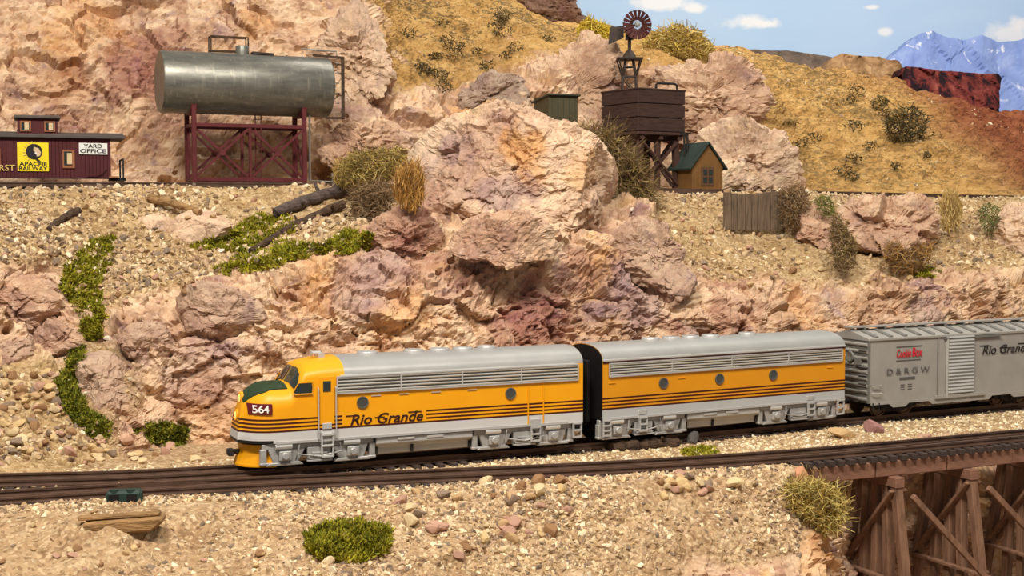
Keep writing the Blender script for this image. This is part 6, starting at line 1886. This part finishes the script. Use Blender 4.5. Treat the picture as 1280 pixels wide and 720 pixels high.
shrub('curly straw green bush behind the fallen logs under the dome', [(424, 205), (440, 192), (475, 186), (502, 184), (506, 200), (490, 222), (455, 234), (426, 230)], .06, 1100, STRAW + OLIVE, 21, 1.1, .8, d=6.0)
shrub('loose tan grass tuft beside the drain pipe of the steel tank', [(418, 200), (436, 206), (452, 218), (448, 234), (420, 234), (416, 215)], .05, 340, GOLD + STRAW, 22, .6, .9, upright=1, d=6.1)
shrub('tangled brown bush hanging over the moss patch', [(438, 235), (475, 226), (492, 238), (486, 265), (474, 288), (466, 300), (452, 285), (440, 262)], .07, 1000, BROWN + [(150, 128, 92)], 23, 1.1, .9, d=5.72)
shrub('golden grass tuft at the left foot of the dome', [(494, 222), (508, 206), (524, 204), (530, 222), (530, 250), (518, 264), (502, 258), (492, 242)], .06, 750, GOLD, 24, .5, .9, upright=1)
shrub('long brown bush draped along the right flank of the dome', [(732, 160), (756, 164), (782, 188), (800, 212), (812, 240), (810, 262), (794, 264), (788, 240), (770, 205), (748, 176)], 0, 1400, BROWN + OLIVE, 25, .8, 1.1, d=6.3, depth=.3)
shrub('dark brown bush leaning on the plank retaining wall', [(972, 240), (990, 230), (1008, 234), (1012, 262), (1006, 284), (985, 288), (976, 272)], .08, 700, BROWN + [(128, 96, 52)], 26, .9, .8)
shrub('olive brown shrub in the cleft between the two pink rocks', [(1040, 268), (1050, 272), (1068, 302), (1070, 330), (1058, 342), (1044, 332), (1038, 300)], .08, 700, OLIVE + BROWN, 27, .7, .9)
shrub('pale straw tuft standing right of the wide pink rock', [(1176, 248), (1186, 238), (1196, 240), (1203, 262), (1200, 284), (1182, 290), (1174, 272)], .08, 600, [(206, 176, 110), (188, 156, 92), (218, 190, 130)], 28, .4, .9, upright=1)
shrub('sprawling brown shrub at the foot of the wide pink rock', [(1104, 308), (1118, 302), (1136, 316), (1152, 306), (1166, 308), (1160, 330), (1140, 342), (1116, 338)], .08, 520, BROWN + GOLD, 29, .7, 1.0)
shrub('curly straw bush overhanging the head of the trestle', [(984, 610), (1000, 600), (1030, 604), (1052, 618), (1058, 640), (1046, 662), (1030, 668), (1010, 648), (988, 632)], 0, 1100, STRAW + [(190, 176, 104)], 30, 1.1, .85, d=4.24, depth=.16)
shrub('yellow tangled bush on the hill crest right of the windmill', [(798, 62), (815, 40), (842, 30), (872, 38), (890, 56), (894, 72), (850, 70), (810, 72)], 0, 900, STRAW + [(206, 178, 88)], 31, 1.0, .7, wid=.006, d=9.2, depth=.4)
shrub('bright yellow bush left of the windmill vane', [(722, 36), (734, 22), (748, 28), (762, 34), (764, 52), (748, 56), (726, 48)], 0, 700, [(214, 188, 70), (196, 168, 56), (224, 200, 92)], 32, .8, .7, wid=.006, d=9.1, depth=.3)
shrub('dark olive scrub bush on the sandy hill at the right', [(1106, 150), (1122, 134), (1146, 134), (1162, 152), (1150, 174), (1124, 178), (1108, 168)], .03, 330, [(96, 84, 54), (80, 72, 48), (120, 104, 66)], 33, .9, .7, wid=.006)
shrub('small dark scrub bush on the sandy hill below the butte', [(1088, 126), (1100, 118), (1112, 126), (1106, 136), (1092, 136)], .03, 120, [(104, 92, 58), (90, 80, 52)], 34, .9, .7, wid=.005)
shrub('green leafy sprig left of the pale rock at the right edge', [(1222, 262), (1236, 252), (1252, 262), (1250, 288), (1240, 296), (1226, 280)], .06, 260, [(98, 112, 58), (84, 98, 50), (120, 126, 72)], 35, .7, .7)
shrub('low green sprig beside the narrow pink rock', [(1018, 250), (1028, 244), (1042, 252), (1044, 268), (1034, 272), (1022, 262)], .06, 200, [(110, 116, 52), (96, 104, 46), (132, 130, 62)], 36, .7, .7)


# -- scrub tufts on the two sandy hills
rs = random.Random(55)
for lab, grp, poly, cnt in [('small dark scrub tuft on the sandy hill above the dome', 'scrub tufts on the hill above the dome', [(500, 20), (640, 20), (700, 45), (640, 75), (560, 110), (510, 90)], 22),
                            ('small brown scrub tuft on the sandy hill right of the boulders', 'scrub tufts on the hill at the right', [(970, 110), (1080, 110), (1190, 150), (1200, 225), (1020, 230)], 16)]:
    for k in range(cnt):
        x, y = pick(poly, rs); w = rs.uniform(6, 15); h = w * rs.uniform(.45, .7)
        if hit(x, y + h)[0] is None: continue
        o = shrub(lab, [(x - w, y), (x - w * .4, y - h), (x + w * .5, y - h * .8), (x + w, y + h * .2), (x + w * .3, y + h), (x - w * .6, y + h * .7)], .02, 34, [(88, 76, 50), (74, 64, 44), (110, 94, 60)], 700 + k, .9, .8, wid=.006, name='scrub_tuft')
        o['group'] = grp
